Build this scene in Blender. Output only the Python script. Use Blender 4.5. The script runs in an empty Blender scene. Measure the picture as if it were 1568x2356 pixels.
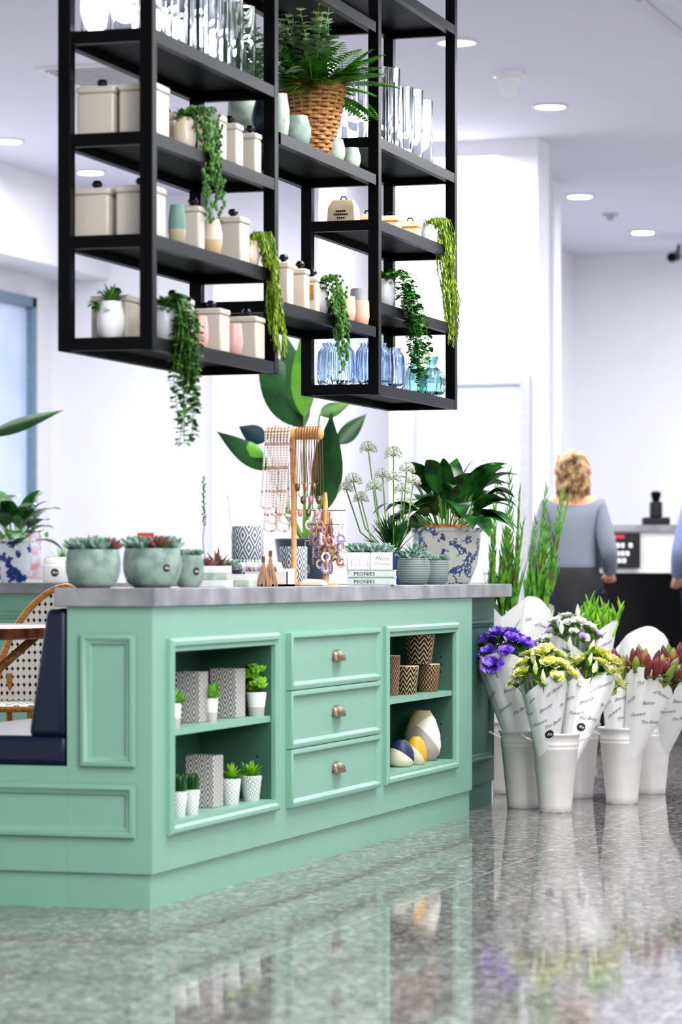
import bpy, bmesh, math, random
from mathutils import Vector, Matrix, Quaternion
SC=bpy.context.scene; COL=SC.collection
PI=math.pi; R=random.Random(11)
SC.view_settings.view_transform='Standard'
for lk in ('Medium High Contrast','Standard - Medium High Contrast'):
    try: SC.view_settings.look=lk; break
    except Exception: pass
SC.view_settings.exposure=.27
# ---------- camera geometry (world: counter front is plane x=0, running along +y) ----------
F=7000.; TH=math.atan(2166/7000); sn,cs=math.sin(TH),math.cos(TH)
CX,CY,CZ=3.181,-8.400,.99
def W(px,D,z=0):
    X=(px-784)/F*D
    return Vector((CX+X*cs-D*sn, CY+X*sn+D*cs, z))
def zA(py,D): return CZ+(1322-py)*D/F
def onx(px,x):
    s=(px-784)/F; dx=x-CX
    return CY-dx*(cs+s*sn)/(sn-s*cs)
def DD(x,y): return -(x-CX)*sn+(y-CY)*cs
def at(px,x,z=0): return Vector((x,onx(px,x),z))
def hx(h):
    h=h.lstrip('#'); o=[]
    for i in (0,2,4):
        c=int(h[i:i+2],16)/255; o.append(c/12.92 if c<=.04045 else ((c+.055)/1.055)**2.4)
    return (*o,1)
# ---------- materials ----------
class NT:
    def __init__(s,name):
        s.m=bpy.data.materials.new(name); s.m.use_nodes=True; s.t=s.m.node_tree; s.b=s.t.nodes['Principled BSDF']
        tc=s.t.nodes.new('ShaderNodeTexCoord'); s.co=tc.outputs['Object']; sp=s.t.nodes.new('ShaderNodeSeparateXYZ')
        s.t.links.new(s.co,sp.inputs[0]); s.x,s.y,s.z=sp.outputs
    def n(s,op,a,b=None):
        k=s.t.nodes.new('ShaderNodeMath'); k.operation=op
        for i,v in enumerate((a,b)):
            if v is None: continue
            if isinstance(v,(int,float)): k.inputs[i].default_value=v
            else: s.t.links.new(v,k.inputs[i])
        return k.outputs[0]
    def ang(s): return s.n('ARCTAN2',s.y,s.x)
    def mix(s,f,c1,c2):
        k=s.t.nodes.new('ShaderNodeMix'); k.data_type='RGBA'
        for i,v in ((0,f),(6,c1),(7,c2)):
            if isinstance(v,(float,int,tuple)): k.inputs[i].default_value=v
            else: s.t.links.new(v,k.inputs[i])
        return k.outputs[2]
    def noise(s,sc,det=2,rough=.5):
        k=s.t.nodes.new('ShaderNodeTexNoise'); k.inputs['Scale'].default_value=sc; k.inputs['Detail'].default_value=det; k.inputs['Roughness'].default_value=rough
        s.t.links.new(s.co,k.inputs['Vector']); return k.outputs['Fac']
    def ramp(s,f,els):
        k=s.t.nodes.new('ShaderNodeValToRGB'); cr=k.color_ramp
        while len(cr.elements)<len(els): cr.elements.new(.5)
        for e,(p,c) in zip(cr.elements,els): e.position=p; e.color=c
        s.t.links.new(f,k.inputs[0]); return k.outputs[0]
    def out(s,col,r=.5,met=0,bump=None,bs=.3,**kw):
        if isinstance(col,tuple): s.b.inputs['Base Color'].default_value=col
        else: s.t.links.new(col,s.b.inputs['Base Color'])
        s.b.inputs['Roughness'].default_value=r; s.b.inputs['Metallic'].default_value=met
        for k,v in kw.items(): s.b.inputs[k.replace('_',' ')].default_value=v
        if bump is not None:
            k=s.t.nodes.new('ShaderNodeBump'); k.inputs['Strength'].default_value=bs; k.inputs['Distance'].default_value=.004
            s.t.links.new(bump,k.inputs['Height']); s.t.links.new(k.outputs[0],s.b.inputs['Normal'])
        return s.m
def dk(c,f): return (min(1,c[0]*f),min(1,c[1]*f),min(1,c[2]*f),1)
def M(name,h,r=.5,met=0,var=.1,sc=30,bs=0,**kw):
    t=NT(name); c=hx(h); nz=t.noise(sc,3)
    return t.out(t.ramp(nz,[(.3,dk(c,1-var)),(.7,dk(c,1+var))]),r,met,nz if bs else None,bs,**kw)
def M2(name,h1,h2,sc=20,r=.5,lo=.4,hi=.6,bs=0,**kw):
    t=NT(name); nz=t.noise(sc,4)
    return t.out(t.ramp(nz,[(lo,hx(h1)),(hi,hx(h2))]),r,0,nz if bs else None,bs,**kw)
def PM(name,h1,h2,fn,r=.55):
    t=NT(name); return t.out(t.mix(fn(t),hx(h1),hx(h2)),r)
def diam(t,u,v,k=3,th=.55):
    a=t.n('ADD',t.n('ABSOLUTE',t.n('SUBTRACT',t.n('FRACT',u),.5)),t.n('ABSOLUTE',t.n('SUBTRACT',t.n('FRACT',v),.5)))
    return t.n('GREATER_THAN',t.n('FRACT',t.n('MULTIPLY',a,k)),th)
def chev(t,u,v,k=1.,th=.5):
    a=t.n('ADD',v,t.n('MULTIPLY',t.n('ABSOLUTE',t.n('SUBTRACT',t.n('FRACT',u),.5)),k))
    return t.n('GREATER_THAN',t.n('FRACT',a),th)
mint=M('mint_paint','#82ae9a',.42,var=.02,sc=6)
mintd=M('mint_inside_shade','#3d6354',.6,var=.04,sc=6)  # darkened mint, puts the shade of the niche interiors into the colour
mints=M('mint_paint_shaded','#3a6759',.5,var=.04,sc=6)  # darkened mint, the end cabinet's shadow is painted into its colour
black=M('black_steel','#030305',.38,var=.2,sc=12,Specular_IOR_Level=.18)
navy=M('navy_vinyl','#0a1733',.35,var=.15,sc=25)
cream=M('cream_enamel','#c6c0b4',.22,var=.03,sc=8)
cream2=M('ivory_ceramic','#d9ccb9',.3,var=.05,sc=20)
white=M('white_ceramic','#e6e6e5',.25,var=.03)
greyc=M('grey_ceramic','#b2b3b8',.35,var=.06)
pink=M('pink_ceramic','#d6a8a1',.35,var=.05)
peach=PM('peach_dotted_ceramic','#dfa487','#ebc6b4',lambda t:diam(t,t.n('MULTIPLY',t.ang(),5),t.n('MULTIPLY',t.z,90),2,.6))
sage=M2('sage_glaze','#6f8880','#9aada0',22,.45,.35,.65,bs=.2)
sagel=M2('pale_sage_glaze','#98ab9e','#bcc7b7',25,.4)
slate=M('slate_glaze','#333f4d',.35,var=.15)
stone=PM('etched_stone','#8f9c98','#5d6a67',lambda t:t.n('GREATER_THAN',t.n('FRACT',t.n('MULTIPLY',t.z,110)),.6),.7)
knobm=M('dark_knob','#0b0b0f',.3)
zinc=M2('zinc_top','#6b6d70','#a3a3a6',7,.3,.3,.7)
wood=M2('light_wood','#cf9a62','#e0b37e',30,.45)
rattan=M2('rattan_cane','#a57034','#c48d48',60,.4)
dwood=M2('dark_table_wood','#4f2c1a','#7a4a2c',20,.3)
wick=M2('wicker_cane','#96683a','#c5985f',55,.55,.35,.65)
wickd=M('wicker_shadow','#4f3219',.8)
cane=PM('black_white_cane','#efece4','#20242e',lambda t:diam(t,t.n('MULTIPLY',t.n('ADD',t.x,t.y),30),t.n('MULTIPLY',t.z,30),1,.7))
canes=PM('black_white_seat_cane','#efece4','#20242e',lambda t:diam(t,t.n('MULTIPLY',t.x,24),t.n('MULTIPLY',t.y,24),1,.6))
bronze=M('aged_bronze','#7d6f5e',.42,met=.85)
galv=M('white_painted_metal','#dcd9d6',.35,met=.1,var=.04,sc=14)
steel=M('handle_steel','#8a8a8e',.3,met=.8)
paper=M('white_wrap_paper','#e2e2e1',.6,var=.03,sc=9,bs=.4)
ink=M('grey_script_ink','#6f6f76',.7); inkd=M('black_ink','#131316',.6); wink=M('white_ink','#f2f2f2',.6)
boxp=PM('diamond_pattern_tile','#d6d2ce','#5b5359',lambda t:diam(t,t.n('MULTIPLY',t.n('ADD',t.x,t.y),26),t.n('MULTIPLY',t.z,15),4,.55))
potd=PM('teal_leaf_pattern','#eceeea','#7f9a90',lambda t:diam(t,t.n('MULTIPLY',t.ang(),1.9),t.n('MULTIPLY',t.z,38),2,.62))
trib=PM('grey_aztec_pattern','#d6d7da','#56626f',lambda t:diam(t,t.n('MULTIPLY',t.ang(),1.27),t.n('MULTIPLY',t.z,12),4,.5))
chv=PM('chevron_terracotta','#c4aa84','#120d0b',lambda t:chev(t,t.n('MULTIPLY',t.ang(),1.59),t.n('MULTIPLY',t.z,50),2.4,.42))
strp=PM('banded_terracotta','#bd9670','#120d0b',lambda t:diam(t,t.n('MULTIPLY',t.ang(),3.18),t.n('MULTIPLY',t.z,26),2,.42))
def bw(t,hi=.61):
    nz=t.noise(16,5,.6); return t.n('MULTIPLY',t.n('GREATER_THAN',nz,.53),t.n('LESS_THAN',nz,hi))
bluew=PM('blue_white_porcelain','#d0d2c8','#4a5b86',bw,.15); bluew2=PM('dark_blue_floral_porcelain','#d8dde4','#1f3a7c',lambda t:bw(t,.68),.15)
terr=M('potting_soil','#4a3524',.9,var=.4,sc=120,bs=1); coir=M('coir_fibre','#9b6330',.9,var=.4,sc=120,bs=1)
def G(name,h,r=.02,ior=1.45):
    t=NT(name); c=hx(h); nz=t.noise(5)
    return t.out(t.ramp(nz,[(.3,dk(c,.96)),(.7,c)]),r,0,Transmission_Weight=1.,IOR=ior)
glass=G('clear_glass','#fbfdff',.03,1.16); gblue=G('blue_glass','#d8e6fb',.04,1.35); gteal=G('teal_glass','#b8d9d9',.04,1.35)
lf=lambda n,a,b,sc=14,r=.4:M2(n,a,b,sc,r)
gdark=lf('dark_leaf','#133a18','#2f6828',14,.25); gmid=lf('mid_leaf','#2a6422','#528e38'); gfern=lf('fern_leaf','#2c7020','#6cae38',30)
gchar=lf('chartreuse_leaf','#748f18','#a0b833',30); geuc=lf('eucalyptus_leaf','#4a6f4c','#8aa67c'); gpearl=lf('trailing_leaf','#2a5522','#5a8a3e',40)
gsuc=lf('succulent_leaf','#577d6f','#a3bcae',40,.5); gstem=lf('stem_green','#4f7f2d','#7aa544'); gred=lf('reddish_succulent','#4a5a38','#8f4b54',30)
glade=lf('gladiolus_green','#3a7322','#6fa53c',30); gladb=lf('gladiolus_bud','#3f5f2e','#7d3b44',25); glime=lf('lime_bud','#5fa024','#96cb3c',20); gwt=lf('pale_leaf_tip','#9fb488','#e0e6c8',30)
strel=lf('strelitzia_leaf','#0f3716','#1f5423',6,.28); strel2=lf('strelitzia_light_leaf','#356b1c','#5f9630',6,.3); strel3=lf('strelitzia_blue_leaf','#16303c','#1f404a',6,.3)
purp=M2('purple_petal','#6038c0','#ad8cec',45,.5); yel=M2('cream_yellow_petal','#d4da58','#f6f4c8',30,.5); wht=M2('white_petal','#f2f3ee','#e4ead8',14,.5)
lilac=M2('lilac_petal','#b8a4d8','#eee6f4',14,.5); lily=M2('lily_bud','#4c1526','#84383a',10,.4); lilyg=M2('green_lily_bud','#66842f','#a08f48',10,.4)
# ---------- mesh builder ----------
class MB:
    def __init__(s): s.v=[];s.f=[];s.m=[];s.i=0
    def add(s,vs,fs):
        n=len(s.v); s.v+=[tuple(p) for p in vs]; s.f+=[[n+i for i in f] for f in fs]; s.m+=[s.i]*len(fs); return s
    def box(s,x0,x1,y0,y1,z0,z1):
        v=[(x,y,z) for z in (z0,z1) for x,y in ((x0,y0),(x1,y0),(x1,y1),(x0,y1))]
        return s.add(v,[(3,2,1,0),(4,5,6,7),(0,1,5,4),(1,2,6,5),(2,3,7,6),(3,0,4,7)])
    def prism(s,poly,z0,z1):
        n=len(poly); v=[(x,y,z0) for x,y in poly]+[(x,y,z1) for x,y in poly]
        return s.add(v,[list(range(n))[::-1],list(range(n,2*n))]+[(i,(i+1)%n,n+(i+1)%n,n+i) for i in range(n)])
    def lathe(s,prof,c=(0,0,0),seg=24,rib=0,rn=0):
        c=Vector(c); rings=[]; v=[]
        for r,z in prof:
            if r<1e-6: rings.append([len(v)]); v.append(c+Vector((0,0,z)))
            else:
                k=len(v); rings.append(list(range(k,k+seg)))
                for j in range(seg):
                    a=2*PI*j/seg; rr=r*(1+rib*math.cos(rn*a)) if rib else r
                    v.append(c+Vector((rr*math.cos(a),rr*math.sin(a),z)))
        f=[]
        for A,B in zip(rings,rings[1:]):
            if len(A)==1 and len(B)==1: continue
            for j in range(seg):
                k=(j+1)%seg
                if len(A)==1: f.append((A[0],B[k],B[j]))
                elif len(B)==1: f.append((A[j],A[k],B[0]))
                else: f.append((A[j],A[k],B[k],B[j]))
        return s.add(v,f)
    def tube(s,pts,r,seg=6):
        pts=[Vector(p) for p in pts]; n=len(pts); rs=r if isinstance(r,(list,tuple)) else [r]*n
        v=[];f=[];up=None
        for i,p in enumerate(pts):
            d=(pts[min(i+1,n-1)]-pts[max(i-1,0)]).normalized()
            if up is None: up=d.orthogonal().normalized()
            a=(up-d*up.dot(d)); a=a.normalized() if a.length>1e-5 else d.orthogonal().normalized(); up=a; b=d.cross(a)
            for j in range(seg):
                q=2*PI*j/seg; v.append(p+(a*math.cos(q)+b*math.sin(q))*rs[i])
        for i in range(n-1):
            for j in range(seg):
                k=(j+1)%seg; f.append((i*seg+j,i*seg+k,(i+1)*seg+k,(i+1)*seg+j))
        f.append(list(range(seg))[::-1]); f.append(list(range((n-1)*seg,n*seg)))
        return s.add(v,f)
    def ball(s,c,r,seg=8,rg=5,sz=1):
        return s.lathe([(r*math.sin(PI*i/rg) if 0<i<rg else 0,-r*sz*math.cos(PI*i/rg)) for i in range(rg+1)],c,seg)
    def leaf(s,p,d,L,Wd,bend=.5,n=6,shape='l',fold=.2,side=None):
        p=Vector(p); d=Vector(d).normalized(); 
        sd=Vector(side) if side is not None else d.cross(Vector((0,0,1)))
        if sd.length<.05: sd=Vector((math.cos(p.x*99),math.sin(p.x*99),0))
        sd.normalize(); v=[];f=[]
        for i in range(n+1):
            t=i/n
            w={'l':math.sin(PI*min(1,t**.75)),'o':math.sin(PI*min(1,t**.6))**.7 if 0<t<1 else 0,'s':min(1,.5+4*t)*(1-t**3),'r':math.sin(PI*t)**.5 if 0<t<1 else 0,'p':(min(1,.35+1.6*t))*(1 if t<.8 else .75)}[shape]
            w=max(w,.03)*Wd/2; nr=sd.cross(d).normalized()
            v+= [p-sd*w+nr*fold*w,p.copy(),p+sd*w+nr*fold*w]
            p=p+d*(L/n); d=(d+Vector((0,0,-bend/n))).normalized()
        for i in range(n):
            a=3*i; f+=[(a,a+1,a+4,a+3),(a+1,a+2,a+5,a+4)]
        return s.add(v,f)
    def ring(s,ax,c,a0,a1,z0,z1,prof):
        v=[];f=[]
        for o,h in prof:
            for a,z in ((a0+o,z0+o),(a1-o,z0+o),(a1-o,z1-o),(a0+o,z1-o)):
                v.append((c+h,a,z) if ax=='x' else (a,c-h,z))
        for i in range(len(prof)-1):
            for j in range(4):
                k=(j+1)%4; f.append((4*i+j,4*i+k,4*i+4+k,4*i+4+j))
        return s.add(v,f)
    def text(s,body,size,warp,shear=0):
        cu=bpy.data.curves.new('t','FONT'); cu.body=body; cu.size=size; cu.shear=shear; cu.align_x='CENTER'; cu.align_y='CENTER'; cu.resolution_u=2
        ob=bpy.data.objects.new('t',cu); COL.objects.link(ob); dg=bpy.context.evaluated_depsgraph_get()
        me=bpy.data.meshes.new_from_object(ob.evaluated_get(dg))
        s.add([warp(v.co.x,v.co.y) for v in me.vertices],[list(p.vertices) for p in me.polygons])
        bpy.data.objects.remove(ob); bpy.data.meshes.remove(me); return s
    def build(s,name,mats,parent=None,loc=None,rz=0,bevel=0,ang=40,flat=False):
        me=bpy.data.meshes.new(name); me.from_pydata(s.v,[],s.f); me.update()
        for m in (mats if isinstance(mats,(list,tuple)) else [mats]): me.materials.append(m)
        me.polygons.foreach_set('material_index',s.m)
        if not flat:
            me.polygons.foreach_set('use_smooth',[True]*len(me.polygons)); me.set_sharp_from_angle(angle=math.radians(ang))
        o=bpy.data.objects.new(name,me); COL.objects.link(o)
        if parent: o.parent=parent
        if loc is not None: o.location=loc
        o.rotation_euler.z=rz
        if bevel:
            b=o.modifiers.new('b','BEVEL'); b.width=bevel; b.segments=3; b.limit_method='ANGLE'; b.angle_limit=math.radians(50)
        return o
def tag(o,label,cat,group=None,kind=None):
    o['label']=label; o['category']=cat
    if group: o['group']=group
    if kind: o['kind']=kind
    return o
def thing(name,label,cat,loc=(0,0,0),rz=0,group=None):
    o=bpy.data.objects.new(name,None); COL.objects.link(o); o.location=loc; o.rotation_euler.z=rz; o.empty_display_size=.05
    return tag(o,label,cat,group)
def struct(name,mb,m,**k):
    o=mb.build(name,m,flat=True,**k); o['kind']='structure'; return o
def dup(root,loc,label=None,rz=None,group=None):
    r=root.copy(); COL.objects.link(r); r.location=loc
    if rz is not None: r.rotation_euler.z=rz
    if label: r['label']=label
    if group: r['group']=group
    for ch in list(root.children):
        c=ch.copy(); COL.objects.link(c); c.parent=r
        for g in list(ch.children):
            d=g.copy(); COL.objects.link(d); d.parent=c
    return r
def cyl(rb,rt,h,th=.004,b=.01): return [(0,0),(rb*.94,0),(rb,.004),(rt,h-.003),(rt-th*.5,h),(rt-th,h-.003),(rb-th,b),(0,b)]
def belly(r,h,top=.8): return [(0,0),(.62*r,0),(.85*r,.1*h),(r,.38*h),(.97*r,.62*h),((top+.05)*r,.9*h),(top*r,h),((top-.07)*r,h),(.88*r,.6*h),(.8*r,.2*h),(0,.12*h)]
def bowl(r,h): return [(0,0),(.6*r,0),(.85*r,.12*h),(.98*r,.4*h),(r,.65*h),(.95*r,.92*h),(.92*r,h),(.86*r,.97*h),(.88*r,.9*h),(.6*r,.88*h),(0,.9*h)]
# ---------- setting ----------
t=NT('granite')
def vor(sc):
    k=t.t.nodes.new('ShaderNodeTexVoronoi'); k.inputs['Scale'].default_value=sc; t.t.links.new(t.co,k.inputs['Vector'])
    s_=t.t.nodes.new('ShaderNodeSeparateColor'); t.t.links.new(k.outputs['Color'],s_.inputs[0]); return s_.outputs[0]
v1=vor(85); v2=vor(48)
c=t.ramp(v1,[(.0,hx('#565351')),(.2,hx('#6f6c6a')),(.6,hx('#827f7d')),(.98,hx('#a3a09e'))])
c=t.mix(t.n('MULTIPLY',t.n('GREATER_THAN',v2,.88),.6),c,hx('#3a3735')); c=t.mix(t.n('MULTIPLY',t.n('LESS_THAN',v2,.09),.5),c,hx('#c9c6c3'))
def ln(v,k): return t.n('LESS_THAN',t.n('ABSOLUTE',t.n('SUBTRACT',t.n('FRACT',t.n('MULTIPLY',v,1/1.2)),k)),.0018)
j=t.n('MULTIPLY',t.n('MAXIMUM',ln(t.x,.55),ln(t.y,.3)),.8); c=t.mix(j,c,hx('#cfcdc9'))
granite=t.out(c,.06,0); granite.node_tree.nodes['Principled BSDF'].inputs['IOR'].default_value=1.27
wallm=M('white_wall_paint','#ebebf0',.7,var=.01,sc=3); ceilm=M('ceiling_paint','#e0e0ee',.8,var=.01,sc=2); doorm=M('door_paint','#cdd2e0',.5,var=.02)
H=3.7
struct('floor',MB().box(-9,9,-14,18,-.1,0),granite)
struct('ceiling',MB().box(-9,9,-14,18,H,H+.1),ceilm)
struct('wall_left',MB().box(-5.5,-5.32,-2,12.1,0,H),wallm)
struct('wall_bulkhead',MB().box(-5.32,-4.87,-2,12,3.11,H),wallm)
struct('wall_back_left',MB().box(-5.32,-1.6,12,12.2,0,H),wallm)
q=W(535,21.6); struct('wall_column',MB().box(q.x,q.x+2,11.6,12,0,H),wallm)
q=W(845,18.7); struct('wall_back_middle',MB().box(q.x,-1.235,10,10.3,0,H),wallm)
struct('wall_side_far',MB().box(-2.75,-2.58,10.3,17.1,0,H),wallm)
struct('wall_back_far',MB().box(-2.58,9,16.93,17.1,0,H),wallm)
fr=M('teal_grey_window_frame','#73899c',.4); sky=NT('window_pane'); skym=sky.out(sky.ramp(sky.noise(1.5),[(.3,hx('#b8cbe8')),(.7,hx('#dbe6f7'))]),.2)
mb=MB(); ya,yb=onx(-60,-5.3),onx(70,-5.3)
for a,b,z0,z1 in ((ya,ya+.07,.02,2.95),(yb-.07,yb,.02,2.95),(ya,yb,2.88,2.95),(ya,yb,.02,.12)): mb.box(-5.32,-5.25,a,b,z0,z1)
wn=struct('window_1',mb,fr); MB().box(-5.32,-5.3,ya+.05,yb-.07,.1,2.9).build('pane',skym,wn)
a,b=W(905,18.6).x,W(1200,18.9).x
mb=MB().box(a,b,9.96,10,0,2.17); d=struct('door_1',mb,doorm); e=MB()
for s_ in ((a-.06,a,0,2.17),(b,b+.06,0,2.17),(a-.06,b+.06,2.17,2.23)): e.box(s_[0],s_[1],9.94,10,s_[2],s_[3])
e.build('door_frame',greyc,d)
MB().tube([(b-.1,9.93,1.0),(b-.1,9.9,1.0),(b-.22,9.9,1.0)],.01).build('door_handle',steel,d)
y0=onx(1248,-2.55); y1=onx(1290,-2.55); d=struct('door_2',MB().box(-2.58,-2.55,y0,y1,0,2.2),M('grey_door','#989cab',.5)); MB().box(-2.55,-2.54,y0+.5,y1-.5,1.2,2.0).build('pane',skym,d)
def discat(px,py): D=(H-CZ)*F/(1322-py); return W(px,D,H)
a_,b_=discat(1470,-5),discat(1580,85); struct('trim_1',MB().tube([a_,b_],.018,6),greyc)
def emis(name,col,s):
    m=bpy.data.materials.new(name); m.use_nodes=True; b=m.node_tree.nodes['Principled BSDF']; b.inputs['Emission Color'].default_value=col; b.inputs['Emission Strength'].default_value=s
    return m
emi=emis('lamp_glow',(1,1,1,1),6)
dl=None
LT=[(1050,95,'rightmost beside the tall black shelf post'),(1265,243,'between the dome detector and the wall edge'),(1333,450,'in the far room, left of the farthest one'),(1478,533,'farthest on the right'),(18,323,'at the left edge, above the bulkhead'),(208,395,'seen between the left shelves, near the canisters'),(470,475,'mostly hidden behind the rack plant')]
for px,py,lb in LT:
    p=discat(px,py); p.z=H-.012; lab='round recessed ceiling light '+lb
    if dl is None:
        dl=thing('ceiling_light',lab,'ceiling light',p,0,'recessed ceiling lights')
        MB().lathe([(.082,.012),(.1,.012),(.104,.004),(.1,0),(.086,0),(.082,.006)]).build('trim_ring',white,dl); MB().lathe([(0,.002),(.084,.002),(.084,.01),(0,.01)]).build('diffuser',emi,dl)
    else: dup(dl,p,lab)
p=discat(1170,168)
o=thing('ceiling_detector','white cone shaped detector on the ceiling left of the second light','detector',(p.x,p.y,H)); MB().lathe([(0,-.0),(.085,0),(.085,-.02),(.07,-.03)][::-1]).build('base',white,o); MB().lathe([(0,-.13),(.035,-.125),(.06,-.07),(.068,-.03),(0,-.03)]).build('dome',wallm,o)
p=discat(1403,492); tag(MB().lathe([(0,-.05),(.02,-.05),(.03,-.02),(.06,-.015),(.06,0),(0,0)]).build('sprinkler',greyc,None,(p.x,p.y,H)),'small grey sprinkler on the far ceiling between two lights','sprinkler')
p=W(1556,24.5,zA(590,24.5)); o=thing('security_camera','dark bullet security camera high on the far wall at right','camera',p); MB().tube([(0,0,0),(.0,-.22,-.03)],.04,10).build('body',black,o); MB().tube([(0,0,0),(0,.1,.1)],.015).build('bracket',black,o)
p0,p1=discat(160,150),discat(330,185); q=(p0+p1)/2
o=thing('ceiling_vent','white slatted air vent in the ceiling behind the left shelves','vent',(q.x,q.y,H)); MB().box(-.3,.3,-.3,.3,-.015,0).build('frame',white,o)
mb=MB(); [mb.box(-.26,.26,-.25+k*.07,-.22+k*.07,-.022,-.015) for k in range(8)]; mb.build('slat',greyc,o)
# ---------- counter ----------
SP=[(.012,0),(.0,.006),(.004,.016),(.014,.018),(.022,.010),(.03,.008),(.034,0)]
def open_cab(y0,y1,a0,a1,label,first=False):
    c=thing('open_cabinet',label,'cabinet',(0,0,0)); xl=-.27
    mb=MB().box(xl,-.255,y0,y1,.106,.895).box(-.255,0,y0,a0,.106,.895).box(-.255,0,a1,y1,.106,.895).box(-.255,0,a0,a1,.106,.25).box(-.255,0,a0,a1,.758,.895)
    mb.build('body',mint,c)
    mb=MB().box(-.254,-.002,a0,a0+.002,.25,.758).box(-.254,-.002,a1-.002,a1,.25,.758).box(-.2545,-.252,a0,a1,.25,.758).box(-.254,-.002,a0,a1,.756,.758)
    mb.build('inner_shade_lining',mintd,c)
    MB().box(-.252,-.004,a0+.002,a1-.002,.505,.525).build('shelf',mint,c)
    MB().ring('x',0,a0-.04,a1+.04,.21,.798,[(.0,0),(0,.012),(.008,.02),(.02,.02),(.028,.012),(.038,.012),(.038,.0005)]).build('opening_trim',mint,c)
    mb=MB()
    for z in (.33,.36,.39,.6,.63,.66): 
        for xx in (-.05,-.2): mb.box(xx-.003,xx+.003,a1-.0035,a1-.0015,z-.003,z+.003)
    mb.build('shelf_pin_holes',inkd,c)
    MB().box(xl,-.012,y0+(.012 if first else 0),y1,0,.106).build('plinth',mint,c)
    return c
c=open_cab(0,1.21,.16,1.11,'mint green open cabinet at the near corner, with patterned square pots and succulents',True)
MB().ring('y',0,-.225,-.05,.42,.815,SP).build('end_panel_moulding',mint,c)
open_cab(2.37,3.70,2.45,3.40,'mint green open cabinet right of the drawers, holding chevron pots and round vases')
c=thing('drawer_cabinet','mint green cabinet of three wide drawers with bronze cup handles','cabinet',(0,0,0))
MB().box(-.27,0,1.21,2.37,.106,.895).build('body',mint,c); MB().box(-.27,-.012,1.21,2.37,0,.106).build('plinth',mint,c)
def cup():
    v=[];f=[];n,k=14,6
    for i in range(n+1):
        a=PI*i/n
        for q in range(k+1):
            b=PI/2*q/k; e=math.sin(a)**.45 if 0<i<n else 0
            v.append((.003+.026*math.sin(b)*e,-.05*math.cos(a),.036*math.cos(b)*e-.012-(.004*math.sin(b)*e)))
    for i in range(n):
        for q in range(k): A=i*(k+1)+q; f.append((A,A+1,A+k+2,A+k+1))
    return MB().add(v,f).box(0,.003,-.056,.056,-.014,-.008)
for z0,z1 in ((.603,.795),(.407,.6),(.21,.404)):
    d=MB().box(0,.008,1.262,2.318,z0,z1).ring('x',.008,1.262,2.318,z0,z1,[(0,0),(0,.01),(.008,.014),(.016,.013),(.022,.004),(.026,0)]).build('drawer',mint,c)
    cup().build('handle',bronze,d,(.008,1.80,(z0+z1)/2+.005))
c=thing('end_cabinet','recessed mint cabinet section with painted shade at the far end behind the flower buckets','cabinet',(0,0,0))
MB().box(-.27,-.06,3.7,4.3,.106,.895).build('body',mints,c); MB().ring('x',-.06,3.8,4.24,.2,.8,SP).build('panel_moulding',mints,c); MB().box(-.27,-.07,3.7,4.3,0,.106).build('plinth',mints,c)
c=thing('far_counter','mint green counter wing behind the bistro table, blurred','counter',(0,0,0))
MB().box(-4.4,-.65,5.85,6.35,.1,.895).build('body',mint,c); MB().box(-4.4,-.65,5.88,6.35,0,.1).build('plinth',mint,c)
MB().ring('y',5.85,-3.3,-2.3,.2,.8,SP).ring('y',5.85,-4.3,-3.4,.2,.8,SP).build('panel_moulding',mint,c)
tag(MB().prism([(.014,-.018),(.014,4.32),(-.6,4.6),(-.6,6.4),(-4.42,6.4),(-4.42,5.82),(-.95,5.82),(-.95,4.5),(-.305,4.3),(-.305,-.018)],.895,.95).build('countertop',zinc,bevel=.003),'grey zinc worktop running along the mint counter','countertop')
b=thing('bench_seat','mint bench with navy vinyl seat and backrest against the counter end','bench',(0,0,0))
MB().box(-.8,-.2705,0,3.2,.106,.42).build('base',mint,b); MB().box(-.8,-.2705,.012,3.2,0,.106).build('plinth',mint,b)
MB().ring('y',0,-.75,-.05,.21,.37,SP).build('panel_moulding',mint,b)
MB().box(-.82,-.275,.004,3.2,.42,.51).build('seat_cushion',navy,b,bevel=.018)
bk=MB().prism([(-.40,.004),(-.275,.004),(-.275,3.2),(-.40,3.2)],.0,.385).build('backrest',navy,b,(0,0,.505),bevel=.02)
for v in bk.data.vertices:
    if v.co.z>.2 and v.co.x<-.3: v.co.x+=.06
# ---------- hanging rack ----------
rk=thing('hanging_rack','tall black steel hanging rack of open shelves above the counter','shelf rack',(0,0,0))
T=.04; XL=-.30
t=NT('perforated_steel'); u=t.n('SUBTRACT',t.n('FRACT',t.n('MULTIPLY',t.x,45)),.5); v=t.n('SUBTRACT',t.n('FRACT',t.n('MULTIPLY',t.y,45)),.5)
dd=t.n('ADD',t.n('MULTIPLY',u,u),t.n('MULTIPLY',v,v)); perf=t.out(t.mix(t.n('LESS_THAN',dd,.03),hx('#040406'),hx('#32343f')),.5,Specular_IOR_Level=.12)
def shelf(y0,y1,z,name='shelf'):
    mb=MB().box(XL+.001,-.001,y0,y0+T*.7,z-.038,z).box(XL+.001,-.001,y1-T*.7,y1,z-.038,z).box(XL+.001,XL+T*.7,y0,y1,z-.038,z).box(-T*.7,-.001,y0,y1,z-.038,z)
    s=mb.build(name,black,rk); MB().box(XL+T*.7,-T*.7,y0+T*.7,y1-T*.7,z-.012,z-.002).build('perforated_panel',perf,s)
for y0,y1 in ((0,1.18),(2.347,3.47)):
    for x in (XL,-T):
        for y in (y0,y1-T): MB().box(x,x+T,y,y+T,1.655,H).build('post',black,rk,bevel=.002)
    for z in (1.693,1.996,2.299,2.604,3.2): shelf(y0+.002,y1-.002,z)
for z in (1.90,2.46,3.02): shelf(1.18,2.347,z)
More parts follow.
